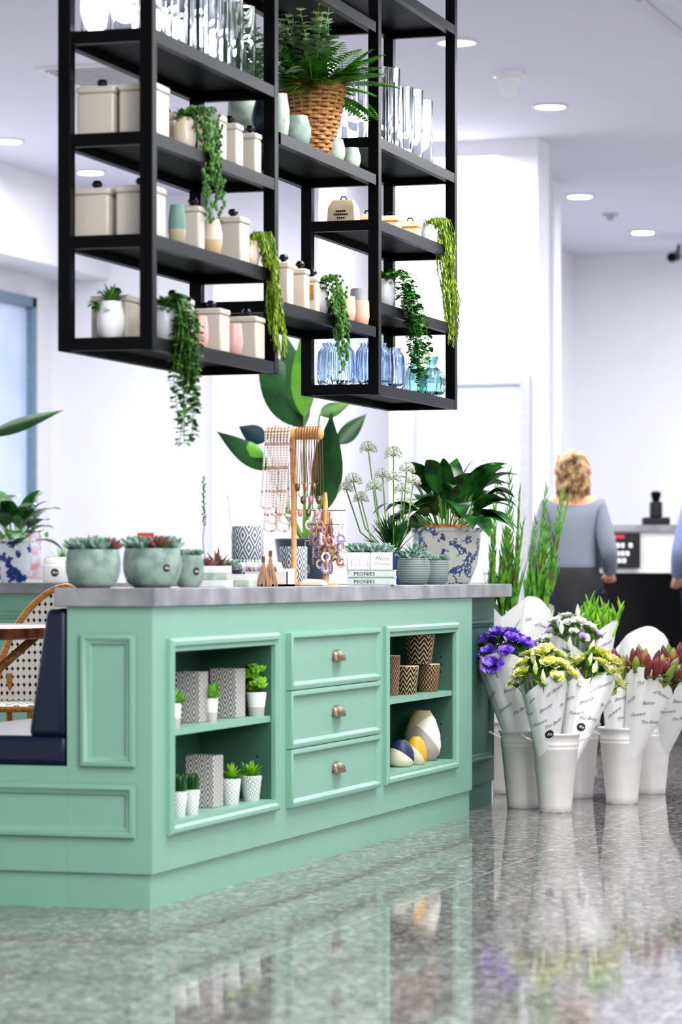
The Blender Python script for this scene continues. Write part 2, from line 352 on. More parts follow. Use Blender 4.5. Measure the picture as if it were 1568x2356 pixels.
# ---------- shelf goods ----------
def canister(loc,w,h,label,m=cream,group='lidded square canisters on the rack'):
    c=thing('canister',label,'canister',loc,R.uniform(-.04,.04),group); k=w/2
    MB().box(-k,k,-k,k,0,h*.86).build('body',m,c,bevel=.007); MB().box(-k-.002,k+.002,-k-.002,k+.002,h*.86,h).build('lid',m,c,bevel=.006)
    MB().lathe([(0,0),(.01,0),(.008,.006),(.016,.012),(.017,.018),(.011,.027),(0,.028)],(0,0,h),12).build('knob',knobm,c); return c
CT=[(-.205,.12,2.299,.118,.15,'leftmost on the second shelf down'),(-.075,.13,2.299,.118,.155,'beside the front post, second shelf down'),(-.19,.42,2.299,.1,.14,'behind the small trailing plant'),(-.19,.62,2.299,.1,.14,'in the back row, second from the far end'),
(-.07,onx(487,-.07),2.299,.075,.15,'third from the far end, second shelf'),(-.065,onx(530,-.065),2.299,.066,.145,'narrow, second from far end, second shelf'),(-.06,onx(576,-.06),2.299,.058,.14,'narrow, at the far end, second shelf'),
(-.222,.12,1.996,.118,.15,'leftmost on the third shelf down'),(-.085,.13,1.996,.118,.155,'behind the front post, third shelf'),(-.06,onx(444,-.06),1.996,.06,.14,'narrow, between teal cup and tan vase'),(-.065,onx(536,-.065),1.996,.085,.15,'beside the chartreuse trailing plant'),
(-.20,.22,1.693,.118,.14,'behind the white vase, lowest shelf'),(-.06,.34,1.693,.1,.14,'behind the long trailing plant'),(-.07,onx(486,-.07),1.693,.095,.14,'between the two pink cups'),(-.06,onx(568,-.06),1.693,.095,.14,'at the far end, lowest shelf')]
for x,y,z,w,h,l in CT: canister((x,y,z),w,h,'cream square canister on left rack, '+l)
for i,(px,w,h,l) in enumerate(((652,.055,.15,'leftmost of three'),(690,.055,.145,'middle of three'),(718,.045,.13,'rightmost of three, with tan tag'))):
    c=canister((-.06,onx(px,-.06),1.90),w,h,'ivory canister on middle rack shelf, '+l,cream2,'ivory canisters on the middle shelf')
    if i==2: MB().box(-.012,.012,-.0285,-.026,.05,.1).build('tag',rattan,c)
def ves(name,label,cat,x,y,z,prof,m,group=None,seg=24,rib=0,rn=0):
    o=MB().lathe(prof,seg=seg,rib=rib,rn=rn).build(name,m,None,(x,y,z)); tag(o,label,cat,group); return o
duo=lambda n,a,b,h:PM(n,a,b,lambda t:t.n('GREATER_THAN',t.z,h))
ves('ceramic_cup','teal and cream dipped cup on the third shelf of the left rack','cup',-.05,onx(407,-.05),1.996,belly(.028,.125,.75),duo('teal_dip','#aba48c','#6f9086',.05))
ves('ceramic_vase','small ivory and tan vase beside canisters on third shelf','vase',-.045,onx(488,-.045),1.996,belly(.032,.115,.7),duo('tan_dip','#cbb18d','#e2d6c4',.05))
ves('ceramic_cup','pink cup on the lowest left shelf, beside the long trailing plant','cup',-.05,onx(459,-.05),1.693,belly(.028,.105,.8),pink,'pink cups')
ves('ceramic_cup','pink cup on the lowest left shelf, nearer the far end','cup',-.045,onx(538,-.045),1.693,belly(.029,.105,.8),pink,'pink cups')
for px,w,l in ((535,.05,'left'),(585,.055,'right')): ves('white_tin','low white round tin seen through the left rack, the '+l+' one','tin',-.22,onx(px,-.22)+(.5 if px<550 else .35),1.90,cyl(w,w,.075),white,'low white tins')
for px,l in ((797,'left'),(829,'right')): ves('textured_bowl','peach dimpled tumbler on the middle rack shelf, the %s one'%l,'tumbler',-.05,onx(px,-.05),1.90,belly(.033,.095,.9),peach,'peach tumblers')
ves('grey_vase','pale grey glazed vase behind peach tumblers','vase',-.15,onx(828,-.15),1.90,belly(.045,.17,.8),greyc)
ves('green_candle','pale green candle tumbler on the right rack behind trailing leaves','candle',-.1,onx(942,-.1),1.996,cyl(.032,.034,.085),sagel)
for i,(x,y,h) in enumerate([(-.23,.12,.25),(-.13,.1,.28),(-.2,.3,.3),(-.08,.27,.3),(-.08,.4,.32),(-.19,.5,.28),(-.07,.53,.3),(-.07,.66,.33),(-.18,.72,.3),(-.07,.79,.27),(-.08,.93,.3),(-.08,1.05,.25)]):
    ves('glass_vase','clear glass cylinder vase on the top visible shelf of the left rack','vase',x,y,2.604,cyl(.042,.042,h,.0035),glass,'glass cylinders on the left rack')
for i,(x,y,h) in enumerate([(-.22,2.47,.3),(-.12,2.48,.25),(-.2,2.62,.28),(-.07,2.62,.3),(-.08,2.76,.32),(-.17,2.9,.25),(-.07,2.91,.27),(-.07,3.05,.28),(-.07,3.19,.26)]):
    ves('glass_vase','clear glass cylinder vase on the upper shelf of the right rack','vase',x,y,2.604,cyl(.042,.042,h,.0035),glass,'glass cylinders on the right rack')
for x,y,r,h,l in ((-.21,2.5,.068,.165,'leftmost, behind the rack corner'),(-.075,2.53,.064,.165,'beside the front rack post'),(-.075,2.74,.06,.16,'right of the post, behind hanging leaves')):
    ves('ribbed_glass_vase','blue ribbed glass vase on lowest right shelf, '+l,'vase',x,y,1.693,[(0,0),(.8*r,0),(r,.12*h),(r*1.03,.5*h),(r*.95,.8*h),(r*.72,.93*h),(r*.75,h),(r*.7,h),(r*.66,.93*h),(r*.88,.8*h),(r*.95,.5*h),(r*.9,.14*h),(0,.08*h)],gblue,'blue ribbed vases',132,.05,22)
for px,x,r,h,l in ((955,-.12,.045,.19,'tall, behind the round one'),(993,-.055,.055,.165,'round with narrow neck at the far end')):
    ves('teal_glass_vase','teal glass bottle vase on lowest right shelf, '+l,'vase',x,onx(px,x),1.693,[(0,0),(.6*r,0),(.95*r,.15*h),(r,.4*h),(.85*r,.6*h),(.4*r,.72*h),(.36*r,.85*h),(.5*r,h),(.42*r,h),(.28*r,.85*h),(.32*r,.72*h),(.75*r,.58*h),(.9*r,.4*h),(.8*r,.15*h),(0,.08*h)],gteal,'teal bottle vases',64,.04,14)
kraft=M('cream_card','#ddceac',.6); org=M('orange_lid','#cf8040',.5)
for px,x,w,h,l in ((790,-.17,.105,.09,'largest, left of the rack post'),(845,-.15,.06,.065,'small, behind the rack post'),(897,-.07,.075,.06,'just right of the post'),(943,-.06,.075,.065,'next to the drooping plant pot')):
    o=thing('gift_box','cream house-shaped gift box on the right rack, '+l,'box',(x,onx(px,x),2.299),0,'cream gift boxes'); k=w/2
    MB().add([(-k*1.05,-k*.7,0),(k*1.05,-k*.7,0),(k*1.05,k*.7,0),(-k*1.05,k*.7,0),(-k,-k*.66,h*.65),(k,-k*.66,h*.65),(k,k*.66,h*.65),(-k,k*.66,h*.65),(-k*.75,-k*.3,h),(k*.75,-k*.3,h),(k*.75,k*.3,h),(-k*.75,k*.3,h)],[(3,2,1,0),(0,1,5,4),(1,2,6,5),(2,3,7,6),(3,0,4,7),(4,5,9,8),(5,6,10,9),(6,7,11,10),(7,4,8,11),(8,9,10,11)]).build('body',kraft,o,bevel=.004)
    MB().tube([(-.012,0,h),(-.008,0,h+.012),(.008,0,h+.012),(.012,0,h)],.003).build('bow',inkd,o)
    if w>.1:
        mb=MB()
        for z,n_ in ((.045,5),(.033,7),(.02,4)):
            for i in range(n_): xx=(i-(n_-1)/2)*.008; mb.box(xx-.0028,xx+.0028,-k*.72,-k*.6,z-.003,z+.003)
        mb.build('printed_motif',inkd,o)
    else: MB().box(-k*1.03,k*1.03,-k*.72,k*.72,h*.58,h*.66).build('orange_band',org,o)
# ---------- plants ----------
def strands(mb,o,n,L,sp,kind,dx=.05,dy=0.,seed=1):
    r=random.Random(seed); o=Vector(o)
    for i in range(n):
        a=r.uniform(-1,1); l=L*r.uniform(.45,1); ph=r.uniform(0,6); ox,oy=r.uniform(-.015,.015),a*sp; ov=dx+r.uniform(-.01,.025)
        k=int(l/.011)+10; P=[]
        for j in range(k+1):
            t=j/k; s_=min(1,t*5)
            P.append(o+Vector((ox+ov*math.sin(s_*PI/2)+.008*math.sin(t*7+ph),oy*(.5+.6*s_)+dy*t+.012*math.sin(t*5+ph),.03*math.sin(min(1,t*6)*PI)-l*max(0,(t-.1))/.9)))
        mb.i=1; mb.tube(P[::2]+[P[-1]],.0012 if kind!='rope' else .002,4); mb.i=0
        for j,p in enumerate(P):
            if kind=='bead': mb.ball(p+Vector((r.uniform(-.008,.008),r.uniform(-.008,.008),0)),r.uniform(.005,.0075),6,4)
            elif kind=='round':
                for _ in range(2 if r.random()<.4 else 1):
                    q=r.uniform(0,6.28); mb.leaf(p,(math.cos(q),math.sin(q),r.uniform(-.7,.3)),r.uniform(.018,.028),.021,.3,4,'r',.3)
            else:
                for _ in range(4):
                    q=r.uniform(0,6.28); mb.leaf(p,(math.cos(q)*.35,math.sin(q)*.35,-.9),r.uniform(.018,.028),.004,.2,2,'l',.2)
def pot_plant(name,label,loc,prof,pm,fol,rz=0,group=None,soil=None,cat='potted plant',seg=28):
    o=thing(name,label,cat,loc,rz,group); MB().lathe(prof,seg=seg).build('pot',pm,o)
    if soil: MB().lathe([(0,soil[1]),(soil[0],soil[1]-.004)]).build('soil',soil[2] if len(soil)>2 else terr,o)
    for nm,mb,ms in fol: mb.build(nm,ms,o)
    return o
def trail(px,x,z,r,h,n,L,sp,kind,gm,pm,label,dx,dy,seed):
    mb=MB(); strands(mb,(r*.3,0,h),n,L,sp,kind,dx,dy,seed)
    rr=random.Random(seed)
    for i in range(70):
        q=rr.uniform(0,6.28); e=rr.uniform(-.1,1.2); mb.leaf((0,0,h*.95),(math.cos(q)*math.cos(e),math.sin(q)*math.cos(e),math.sin(e)),rr.uniform(.03,.055),.018 if kind!='rope' else .006,.8,4,'r' if kind!='rope' else 'l')
    y=onx(px,x); return pot_plant('trailing_plant',label,(x,y,z),belly(r,h),pm,[('foliage',mb,[gm,gstem])])
trail(425,-.075,2.299,.035,.11,13,.33,.032,'bead',gpearl,cream2,'small-leaved trailing plant spilling over second shelf of the left rack',.06,.06,3)
trail(378,-.055,1.693,.04,.11,14,.42,.065,'round',gpearl,greyc,'long trailing plant hanging far below the lowest left shelf',.05,.0,5)
trail(574,-.06,1.996,.033,.09,24,.37,.024,'rope',gchar,cream2,'chartreuse drooping plant at far end of the left rack',.045,.1,7)
trail(733,-.06,1.90,.035,.11,14,.31,.045,'bead',gpearl,greyc,'string plant trailing from the middle rack shelf',.05,.03,9)
trail(884,-.06,1.996,.04,.11,10,.40,.055,'round',gmid,greyc,'round-leaved plant trailing beside the right rack post over blue glass',.055,.24,12)
trail(985,-.06,2.299,.03,.08,24,.46,.032,'rope',gchar,white,'chartreuse drooping plant on the right rack end',.045,.12,15)
def rosette(mb,c,r,n=18,up=.5,fat=.16,seed=0):
    c=Vector(c)
    for i in range(n):
        t=i/n; a=i*2.4+seed; el=.2+1.1*t*up*2; L=r*(1-.45*t)
        d=Vector((math.cos(a)*math.cos(el),math.sin(a)*math.cos(el),math.sin(el)))
        mb.tube([c,c+d*L*.4,c+d*L*.75+Vector((0,0,.08*L)),c+d*L+Vector((0,0,.18*L))],[L*fat*.4,L*fat,L*fat*.9,L*.01],5)
def spiky(mb,c,n,L,w,bend,seed,shape='l',emin=.4):
    rr=random.Random(seed)
    for i in range(n):
        a=i*2.4+rr.uniform(-.3,.3); e=rr.uniform(emin,1.5); mb.leaf(c,(math.cos(a)*math.cos(e),math.sin(a)*math.cos(e),math.sin(e)),L*rr.uniform(.6,1),w,bend,6,shape,.35)
mb=MB(); spiky(mb,(0,0,.1),22,.08,.014,.5,3,'l',.7); strands(mb,(0,-.0,.115),3,.05,.02,'round',-.02,-.0,4)
pot_plant('potted_succulent','white vase with small upright succulent on the lowest left shelf',(-.17,.1,1.693),belly(.042,.115,.75),white,[('foliage',mb,[gpearl,gstem])])
yb=onx(722,-.115)
o=thing('wicker_basket','tall tapered wicker basket overflowing with fern on the middle rack shelf','planted basket',(-.115,yb,2.46))
mb=MB(); NR=18; BR=lambda z:.052+.055*(z/.255)
for k in range(NR):
    z=.008+k*.0142; r=BR(z)
    mb.tube([((r+.006*math.sin(9*a*PI/36+k*PI))*math.cos(a*PI/36),(r+.006*math.sin(9*a*PI/36+k*PI))*math.sin(a*PI/36),z) for a in range(73)],.0074,6)
for a in range(18):
    b=a*2*PI/18; mb.tube([(BR(z)*math.cos(b),BR(z)*math.sin(b),z) for z in (.0,.06,.12,.18,.26)],.005,5)
for z,r in ((.257,.11),(.265,.107)): mb.tube([(r*math.cos(a*PI/16),r*math.sin(a*PI/16),z) for a in range(33)],.009,6)
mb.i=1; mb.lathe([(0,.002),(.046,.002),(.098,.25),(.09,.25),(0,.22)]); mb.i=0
mb.build('basket',[wick,wickd],o)
mb=MB(); rr=random.Random(4)
for i in range(46):
    a=i*2.4; e=rr.uniform(-.05,1.1); L=rr.uniform(.16,.25); p=Vector((.06*math.cos(a),.06*math.sin(a),.25)); d=Vector((math.cos(a)*math.cos(e),math.sin(a)*math.cos(e),math.sin(e)))
    P=[]
    for k in range(17):
        P.append(p.copy()); p=p+d*(L/16); d=(d+Vector((0,0,-.05))).normalized()
    mb.i=1; mb.tube(P[::4],.0018,4); mb.i=0
    for k in range(2,17):
        tt=k/16; l=.06*math.sin(PI*(.2+.78*tt))+.008; dd=(P[min(k,16)]-P[k-1]).normalized(); s_=dd.cross(Vector((0,0,1))).normalized()
        for sg in (-1,1): mb.leaf(P[k],s_*sg+dd*.5,l,.021,.3,3,'l',.1)
mb.build('fern_fronds',[gfern,gstem],o)
mb=MB(); rr=random.Random(6)
for i in range(36):
    a=rr.uniform(2.2,5.4); p=Vector((.04*math.cos(a),.04*math.sin(a),.25)); sp_=rr.uniform(.1,.8); d=Vector((math.cos(a)*sp_,math.sin(a)*sp_,1)).normalized(); P=[]; st=rr.uniform(.014,.026)
    for k in range(13): P.append(p.copy()); p=p+d*st; d=(d+Vector((rr.uniform(-.1,.1),rr.uniform(-.1,.1),0))).normalized()
    mb.i=1; mb.tube(P,.002,4)
    for k in range(2,13):
        mb.i=2 if k>9 else 0
        for q in range(4): b=rr.uniform(0,6.28); mb.leaf(P[k],(math.cos(b),math.sin(b),.4),.05 if k<10 else .026,.038 if k<10 else .018,.3,4,'r',.2)
mb.i=0
mb.build('eucalyptus_sprigs',[geuc,gstem,gwt],o)
for px,x,r,h,m,l in ((655,-.2,.05,.13,sagel,'upper left of the basket'),(682,-.055,.05,.105,sage,'left of the basket'),(790,-.15,.045,.14,sage,'behind right of the basket'),(772,-.042,.034,.08,sagel,'right in front of the basket'),(808,-.04,.034,.075,sagel,'rightmost, next to the rack post'),(642,-.05,.035,.15,sagel,'half hidden by the rack post')):
    ves('sage_pot','sage glazed rounded pot on the middle rack shelf, '+l,'pot',x,onx(px,x),2.46,belly(r,h,.75),m,'sage pots on the middle shelf')
ves('dark_vase','dark slate blue vase beside the far post of the left rack','vase',-.07,1.245,2.46,belly(.045,.12,.7),slate)
mb=MB(); rr=random.Random(8)
for i in range(40):
    a=rr.uniform(0,6.28); e=rr.uniform(.1,1.4); p=Vector((0,0,.22)); d=Vector((math.cos(a)*math.cos(e),math.sin(a)*math.cos(e),math.sin(e)))
    for k in range(7):
        p=p+d*.024; b=rr.uniform(0,6.28); mb.leaf(p,(math.cos(b),math.sin(b),.3),.05,.038,.3,4,'r',.2)
pot_plant('eucalyptus_plant','grey green eucalyptus in a tall sage pot behind the left rack glass vases',(-.2,1.40,2.46),belly(.055,.23,.75),sagel,[('foliage',mb,geuc)])
# ---------- counter top goods (z=.95) ----------
Z=.95
def sticker(o,r,z,R0,a0=-1.27):
    w=lambda a,b:((R0)*math.cos(a0+a/R0),(R0)*math.sin(a0+a/R0),z+b)
    mb=MB(); mb.add([w(0,0)]+[w(r*math.cos(q*PI/8),r*math.sin(q*PI/8)) for q in range(16)],[(0,1+q,1+(q+1)%16) for q in range(16)]); mb.build('sticker',inkd,o)
    w2=lambda a,b:((R0+.0012)*math.cos(a0+a/R0),(R0+.0012)*math.sin(a0+a/R0),z+b)
    MB().text('Ria',r*1.0,w2,.4).build('sticker_lettering',wink,o)
for px,x,r,h,m,l,sd in ((214,-.215,.083,.115,sage,'leftmost large sage bowl planter of succulents on the counter corner',1),(350,-.11,.09,.12,sage,'second large sage bowl planter of succulents, right of the first',2),(434,-.09,.048,.1,sage,'small sage pot of succulents beside the two bowls',3)):
    mb=MB(); k=8 if r>.06 else 4
    for q in range(k): a=q*6.28/max(k-1,1); rad=0 if q==0 else r*.62; mb.i=1 if (q+sd)%4==0 else 0; rosette(mb,(rad*math.cos(a),rad*math.sin(a),h*1.0),r*.58,20,.65,.17,q)
    if sd==1: mb.i=1; spiky(mb,(0,0,h*.95),30,.06,.012,.2,3); spiky(mb,(-.04,.0,h*.95),20,.05,.012,.2,3); mb.i=0; spiky(mb,(.04,0,h*.95),24,.055,.012,.2,4)
    ob=pot_plant('succulent_bowl',l,at(px,x,Z),bowl(r,h),m,[('foliage',mb,[gsuc,gred])],soil=(r*.86,h*.93,white))
    if sd>1: sticker(ob,.012,h*.5,r*1.005,-.7)
tag(MB().box(-.025,.025,-.001,.001,0,.012).build('plant_label',M('red_card','#c8382e',.5),None,at(335,-.11,Z+.155),.3),'small red plant label lying over the succulents of the second bowl','label')
mb=MB(); P=[(0,0,.05)]; 
for k in range(14): P.append((.004*math.sin(k),.003*k*.3,.05+.022*k))
mb.tube(P,.0015,5); mb.i=1
for k in range(20): a=k*2.4; mb.tube([(0,0,.2+.008*k),(.008*math.cos(a),.008*math.sin(a),.207+.008*k)],[.0035,.001],4)
mb2=MB(); rosette(mb2,(0,0,.06),.055,20,.5,.14,4)
pot_plant('succulent_pot','reddish aloe succulent with one tall thin flower spike',at(468,-.15,Z),cyl(.035,.045,.06),greyc,[('foliage',mb2,gred),('flower_spike',mb,[gred,gdark])])
mb=MB(); spiky(mb,(0,0,.05),50,.085,.014,.1,9,'l',.1)
pot_plant('succulent_pot','spiky red tipped succulent behind the flat gift boxes',at(500,-.2,Z),cyl(.035,.045,.06),white,[('foliage',mb,gred)])
mb=MB(); mb.tube([(0,0,.05),(.005,0,.15),(-.005,.0,.27),(-.012,0,.31)],.0012,4); rosette(mb,(0,0,.06),.05,16,.5,.15,2)
pot_plant('succulent_pot','small grey succulent with a wiry stem behind the aztec pots',at(530,-.24,Z),cyl(.03,.04,.06),slate,[('foliage',mb,gsuc)])
pap=M('pale_box_card','#e2e8e7',.5); 
for i in range(3): tag(MB().box(-.045,.045,-.035,.035,0,.022).build('gift_box',[pap,sagel,pap][i],None,at(497,-.08,Z+.0005+i*.0225),.1*i,bevel=.001),'flat pale gift box in the low stack, '+['lowest','middle','topmost'][i],'box','flat pale gift boxes')
for i in range(2): tag(MB().box(-.05,.05,-.04,.04,0,.02).build('soap_box',[sagel,white][i],None,at(548,-.06,Z+.0005+i*.0205),0,bevel=.001),'flat soap box next to the card display, '+['lower one','upper one'][i],'box','flat soap boxes')
ves('patterned_pot','grey aztec patterned cylinder pot, upper one, left of the jewellery stand','pot',-.22,onx(570,-.22),Z+.0915,cyl(.055,.055,.115),trib,'aztec pots')
ves('patterned_pot','grey aztec patterned cylinder pot, lower one of the stack','pot',-.22,onx(570,-.22),Z,cyl(.055,.055,.09),trib,'aztec pots')
ves('patterned_pot','grey aztec patterned pot right behind the hanging white beads','pot',-.18,onx(650,-.18)+.12,Z,cyl(.05,.05,.14),trib,'aztec pots')
p=at(676,-.14,Z); o=thing('necklace_stand','light wood T-shaped necklace stand on the counter','jewellery stand',p)
MB().box(-.05,.05,-.04,.04,0,.012).build('base',wood,o,bevel=.003); MB().tube([(0,0,.01),(0,0,.54)],.0095,12).build('post',wood,o)
MB().tube([(-.108,0,.535),(-.106,0,.535),(-.1,0,.535),(.1,0,.535),(.106,0,.535),(.108,0,.535)],[.004,.014,.021,.021,.014,.004],14).build('crossbar',wood,o)
bead=M('pearl_bead','#eee4df',.3); beadb=M('blush_bead','#c99a90',.35); cord=M('brown_leather_cord','#7d4a34',.6); tan=M('tan_leather','#b89070',.6); strg=M('pale_string','#d8ccc0',.6)
def necklace(x,L,mats,sp,beads,label,grp,cat='necklace'):
    o=thing('bead_necklace' if beads else 'cord_necklace',label,cat,(p.x+x,p.y,Z+.535),0,grp)
    P=[]; n=int(L/.009); e=.026
    for i in range(n+1): P.append(Vector((-sp*(i/n)*.6,-e,-L*i/n)))
    for i in range(1,7): a=PI*i/7; P.append(Vector((-sp*.6+sp*.9*(1-math.cos(a))/2,-e+2*e*(i/7),-L-.012*math.sin(a))))
    for i in range(n+1): P.append(Vector((sp*.3*(1-i/n),e,-L*(1-i/n))))
    for i in range(1,6): a=PI*i/6; P.append(Vector((0,e*math.cos(a),e*math.sin(a))))
    MB().tube(P+[P[0]],.0008 if beads else .0015,4).build('string',strg if beads else cord,o)
    if beads:
        mb=MB()
        for i,q in enumerate(P): mb.i=1 if i%9==4 else 0; mb.ball(q,.0054,6,4)
        mb.build('beads',mats,o)
    else:
        MB().ball((-sp*.2,0,-L-.018),.01,8,6,1.5).build('pendant',mats[0],o)
for i,x in enumerate((-.095,-.083,-.071,-.059,-.047,-.035,-.023,-.011)): necklace(x,.25+.08*((i*3)%4)/3,[bead,beadb],.03,True,'white beaded necklace hanging from the left half of the wooden display bar','white beaded necklaces')
for i,x in enumerate((.016,.026,.036,.046,.056,.066,.076,.086,.095)): necklace(x,.17+.09*((i*2)%3)/2,[beadb if i%2 else bronze],.016,False,'brown leather cord necklace hanging from the right half of the wooden display bar','leather cord necklaces')
for i,(px,dz) in enumerate(((606,.09),(622,.11))):
    o=thing('leather_tassel','tan leather tassel propped left of the necklace stand','tassel',at(px,-.05,Z),0,'leather tassels'); mb=MB()
    for k in range(10): a=k*.63; mb.tube([(0,0,dz),(.008*math.cos(a),.008*math.sin(a),dz*.6),(.024*math.cos(a),.02*math.sin(a),.002)],[.002,.003,.003],4)
    mb.build('strands',tan,o); MB().lathe([(0,dz-.01),(.006,dz-.01),(.006,dz+.01),(0,dz+.012)]).build('cap',cord,o)
p2=at(748,-.1,Z); o=thing('bracelet_stand','small wooden stand crowded with hanging charms and bracelets','jewellery stand',p2)
MB().lathe([(0,0),(.045,0),(.045,.01),(0,.01)]).build('base',wood,o); MB().tube([(0,0,.01),(0,0,.3),(0,0,.335)],[.009,.009,.006],10).build('post',wood,o)
AR=[(.27,0),(.27,PI/2),(.22,.8),(.22,2.3),(.16,.3),(.16,1.9)]
mb=MB(); 
for z,a in AR: mb.tube([(-.075*math.cos(a),-.075*math.sin(a),z),(.075*math.cos(a),.075*math.sin(a),z)],.0022,8)
mb.build('arms',steel,o)
cm=[M('blush_charm','#c9948a',.4),M('gold_charm','#a88a60',.3,met=.4),M('lavender_charm','#a99ac4',.4),bead,M('mauve_charm','#8c7596',.4),tan,bead]
rr=random.Random(3)
for i in range(80):
    z,a=AR[i%6]; s_=rr.uniform(-.073,.073); L=rr.uniform(.05,.13) if z>.17 else rr.uniform(.05,.12); q=p2+Vector((s_*math.cos(a),s_*math.sin(a),z-.004))
    c=thing('charm_bracelet','small beaded charm bracelet hanging on the wooden bracelet stand','bracelet',q,rr.uniform(0,3),'charm bracelets on the stand')
    rd=rr.uniform(.011,.019)
    MB().tube([(0,0,0),(0,0,-L+rd*2)],.0014,4).build('string',cord if i%2 else strg,c)
    mb=MB()
    for k in range(12): b=2*PI*k/12; mb.ball((rd*math.sin(b),0,-L+rd-rd*math.cos(b)),.005,6,4)
    mb.build('beads',cm[i%7],c)
p=at(652,-.055,Z); o=thing('card_display_box','white open display box filled with standing gift cards','display box',p+Vector((0,-.1,0)))
mb=MB().box(-.095,.06,-.04,.04,0,.008).box(-.095,.06,-.04,-.036,0,.05).box(-.095,.06,.036,.04,0,.06).box(-.095,-.091,-.04,.04,0,.06).box(.056,.06,-.04,.04,0,.05); mb.build('tray',white,o)
for i in range(9):
    x=-.085+i*.015; c=tag(MB().box(-.001,.001,-.033,.033,0,.075).build('gift_card',[white,lilac,cream2][i%3],None,(p.x+x,p.y-.1,Z+.009)),'pale gift card standing in the white display box','card','gift cards in the white box'); c.rotation_euler.y=-.3
tag(MB().add([(-.05,-.03,0),(.05,-.03,0),(.05,.03,0),(-.05,.03,0),(-.04,-.02,.018),(.03,-.02,.025),(.04,.02,.02),(-.03,.02,.028)],[(3,2,1,0),(0,1,5,4),(1,2,6,5),(2,3,7,6),(3,0,4,7),(4,5,6,7)]).build('linen_pouch',M('linen','#d8cbb8',.8,bs=.3),None,at(745,-.05,Z)+Vector((0,-.12,0)),bevel=.008),'crumpled cream linen pouch lying in front of the bracelets','pouch')
bk=M('book_cover','#c9d4ce',.5); pg=M('page_edge','#f0ede4',.7)
pb=at(857,-.07,Z)
for i in range(2):
    o=thing('book','pale book with PEONIES on the spine, '+('lower','upper')[i]+' of the stack of two','book',pb+Vector((0,0,.0005+i*.029)),TH*.6,'peonies books')
    mb=MB().box(-.085,.085,-.06,.06,0,.003).box(-.085,.085,-.06,.06,.025,.028).box(-.085,.085,-.06,-.057,0,.028); mb.build('cover',bk,o); MB().box(-.082,.082,-.057,.057,.003,.025).build('pages',pg,o)
    MB().text('PEONIES',.019,lambda a,b:(a*1.1-.025,-.0608,b+.0125)).build('lettering',inkd,o)
for i,(dx,s_) in enumerate(((-.055,'Happy'),(.035,'merry'))):
    o=tag(MB().box(-.04,.04,-.002,.002,0,.065).box(-.04,.04,.004,.007,0,.06).build('greeting_card',white,None,pb+Vector((dx,.0,.0585)),TH*.6),'white greeting card %s on top of the books'%('with silver stripes at left','with script Merry Christmas at right')[i],'card','greeting cards')
    o.rotation_euler.x=-.1
    if i: MB().text('Merry',.02,lambda a,b:(a,-.0026,b+.042),.4).text('Christmas',.014,lambda a,b:(a,-.0026,b+.022),.4).build('lettering',ink,o)
    else: mb=MB(); [mb.box(-.03+k*.015,-.024+k*.015,-.0028,-.002,.01,.05) for k in range(5)]; mb.build('stripes',lilac,o)
for px,x,r,h,m,l,sd,n in ((850,-.2,.088,.125,sagel,'wide planter of grey succulent rosettes behind the greeting cards',21,8),(951,-.07,.065,.105,stone,'etched grey stone bowl with green succulents, in front of porcelain pot',22,6),(1003,-.08,.05,.1,stone,'smaller etched stone bowl tucked behind the larger one',23,5)):
    mb=MB()
    for q in range(n): a=q*6.28/max(n-1,1); rad=0 if q==0 else r*.65; rosette(mb,(rad*math.cos(a),rad*math.sin(a),h*.98),r*.65,22,.6,.16,q)
    if sd==22: spiky(mb,(0,0,h*.95),40,.105,.014,.3,8,'l',.2)
    pot_plant('succulent_bowl',l,at(px,x,Z),bowl(r,h),m,[('foliage',mb,gsuc)],soil=(r*.86,h*.93))
mb=MB(); spiky(mb,(0,0,.1),44,.19,.022,.6,31,'l',.2)
pot_plant('spiky_plant','dark green spiky leaved plant in a blue pot beside the allium',at(905,-.2,Z),cyl(.045,.055,.11),M('blue_grey_pot','#5f789a',.4),[('foliage',mb,gdark)],soil=(.05,.1))
mb=MB(); mf=MB(); rr=random.Random(5); spiky(mb,(0,0,.12),40,.19,.018,.2,33,'l',.9)
pp=at(850,-.2,Z)+Vector((0,.33,0)); D=DD(pp.x,pp.y)
for px,py in ((847,1035),(905,1047),(812,1108),(935,1085),(880,1095),(796,1125),(830,1150),(925,1130),(905,1105),(862,1125),(950,1110)):
    h=W(px,D+rr.uniform(-.1,.1),zA(py,D))-pp; mb.i=1; mb.tube([(0,0,.1),(h.x*.7,h.y*.7,h.z*.55),h],.003,5); mb.i=0; rl=.021+rr.random()*.008
    for k in range(26):
        a=k*2.4; e=math.asin(1-1.2*k/26); d=Vector((math.cos(a)*math.cos(e),math.sin(a)*math.cos(e),math.sin(e))); q=h+d*rl
        mf.i=1; mf.tube([h,q],.0009,3); mf.i=0
        for z in range(5): b=z*1.257+a; mf.leaf(q,d+Vector((math.cos(b),math.sin(b),math.sin(b*2)))*.7,.016,.010,0,2,'r')
pot_plant('white_allium','white starry allium flowers on tall stems in a blue pot',pp,cyl(.055,.07,.13),M('cobalt_pot','#4b6ba4',.3),[('foliage',mb,[gdark,gstem]),('flower_heads',mf,[wht,gstem])],soil=(.065,.12))
mb=MB(); rr=random.Random(17)
for i in range(52):
    a=i*2.4+rr.uniform(-.2,.2); e=rr.uniform(.3,1.4); d=Vector((math.cos(a)*math.cos(e),math.sin(a)*math.cos(e),math.sin(e))); L=rr.uniform(.05,.17); s0=Vector((.05*math.cos(a),.05*math.sin(a),.22)); s1=s0+d*L
    mb.i=1; mb.tube([s0,s1],.003,5); mb.i=0; mb.leaf(s1,d,rr.uniform(.18,.25),rr.uniform(.085,.115),1.8,10,'l',.18,side=d.cross(Vector((rr.uniform(-.4,.4),rr.uniform(-.4,.4),1))))
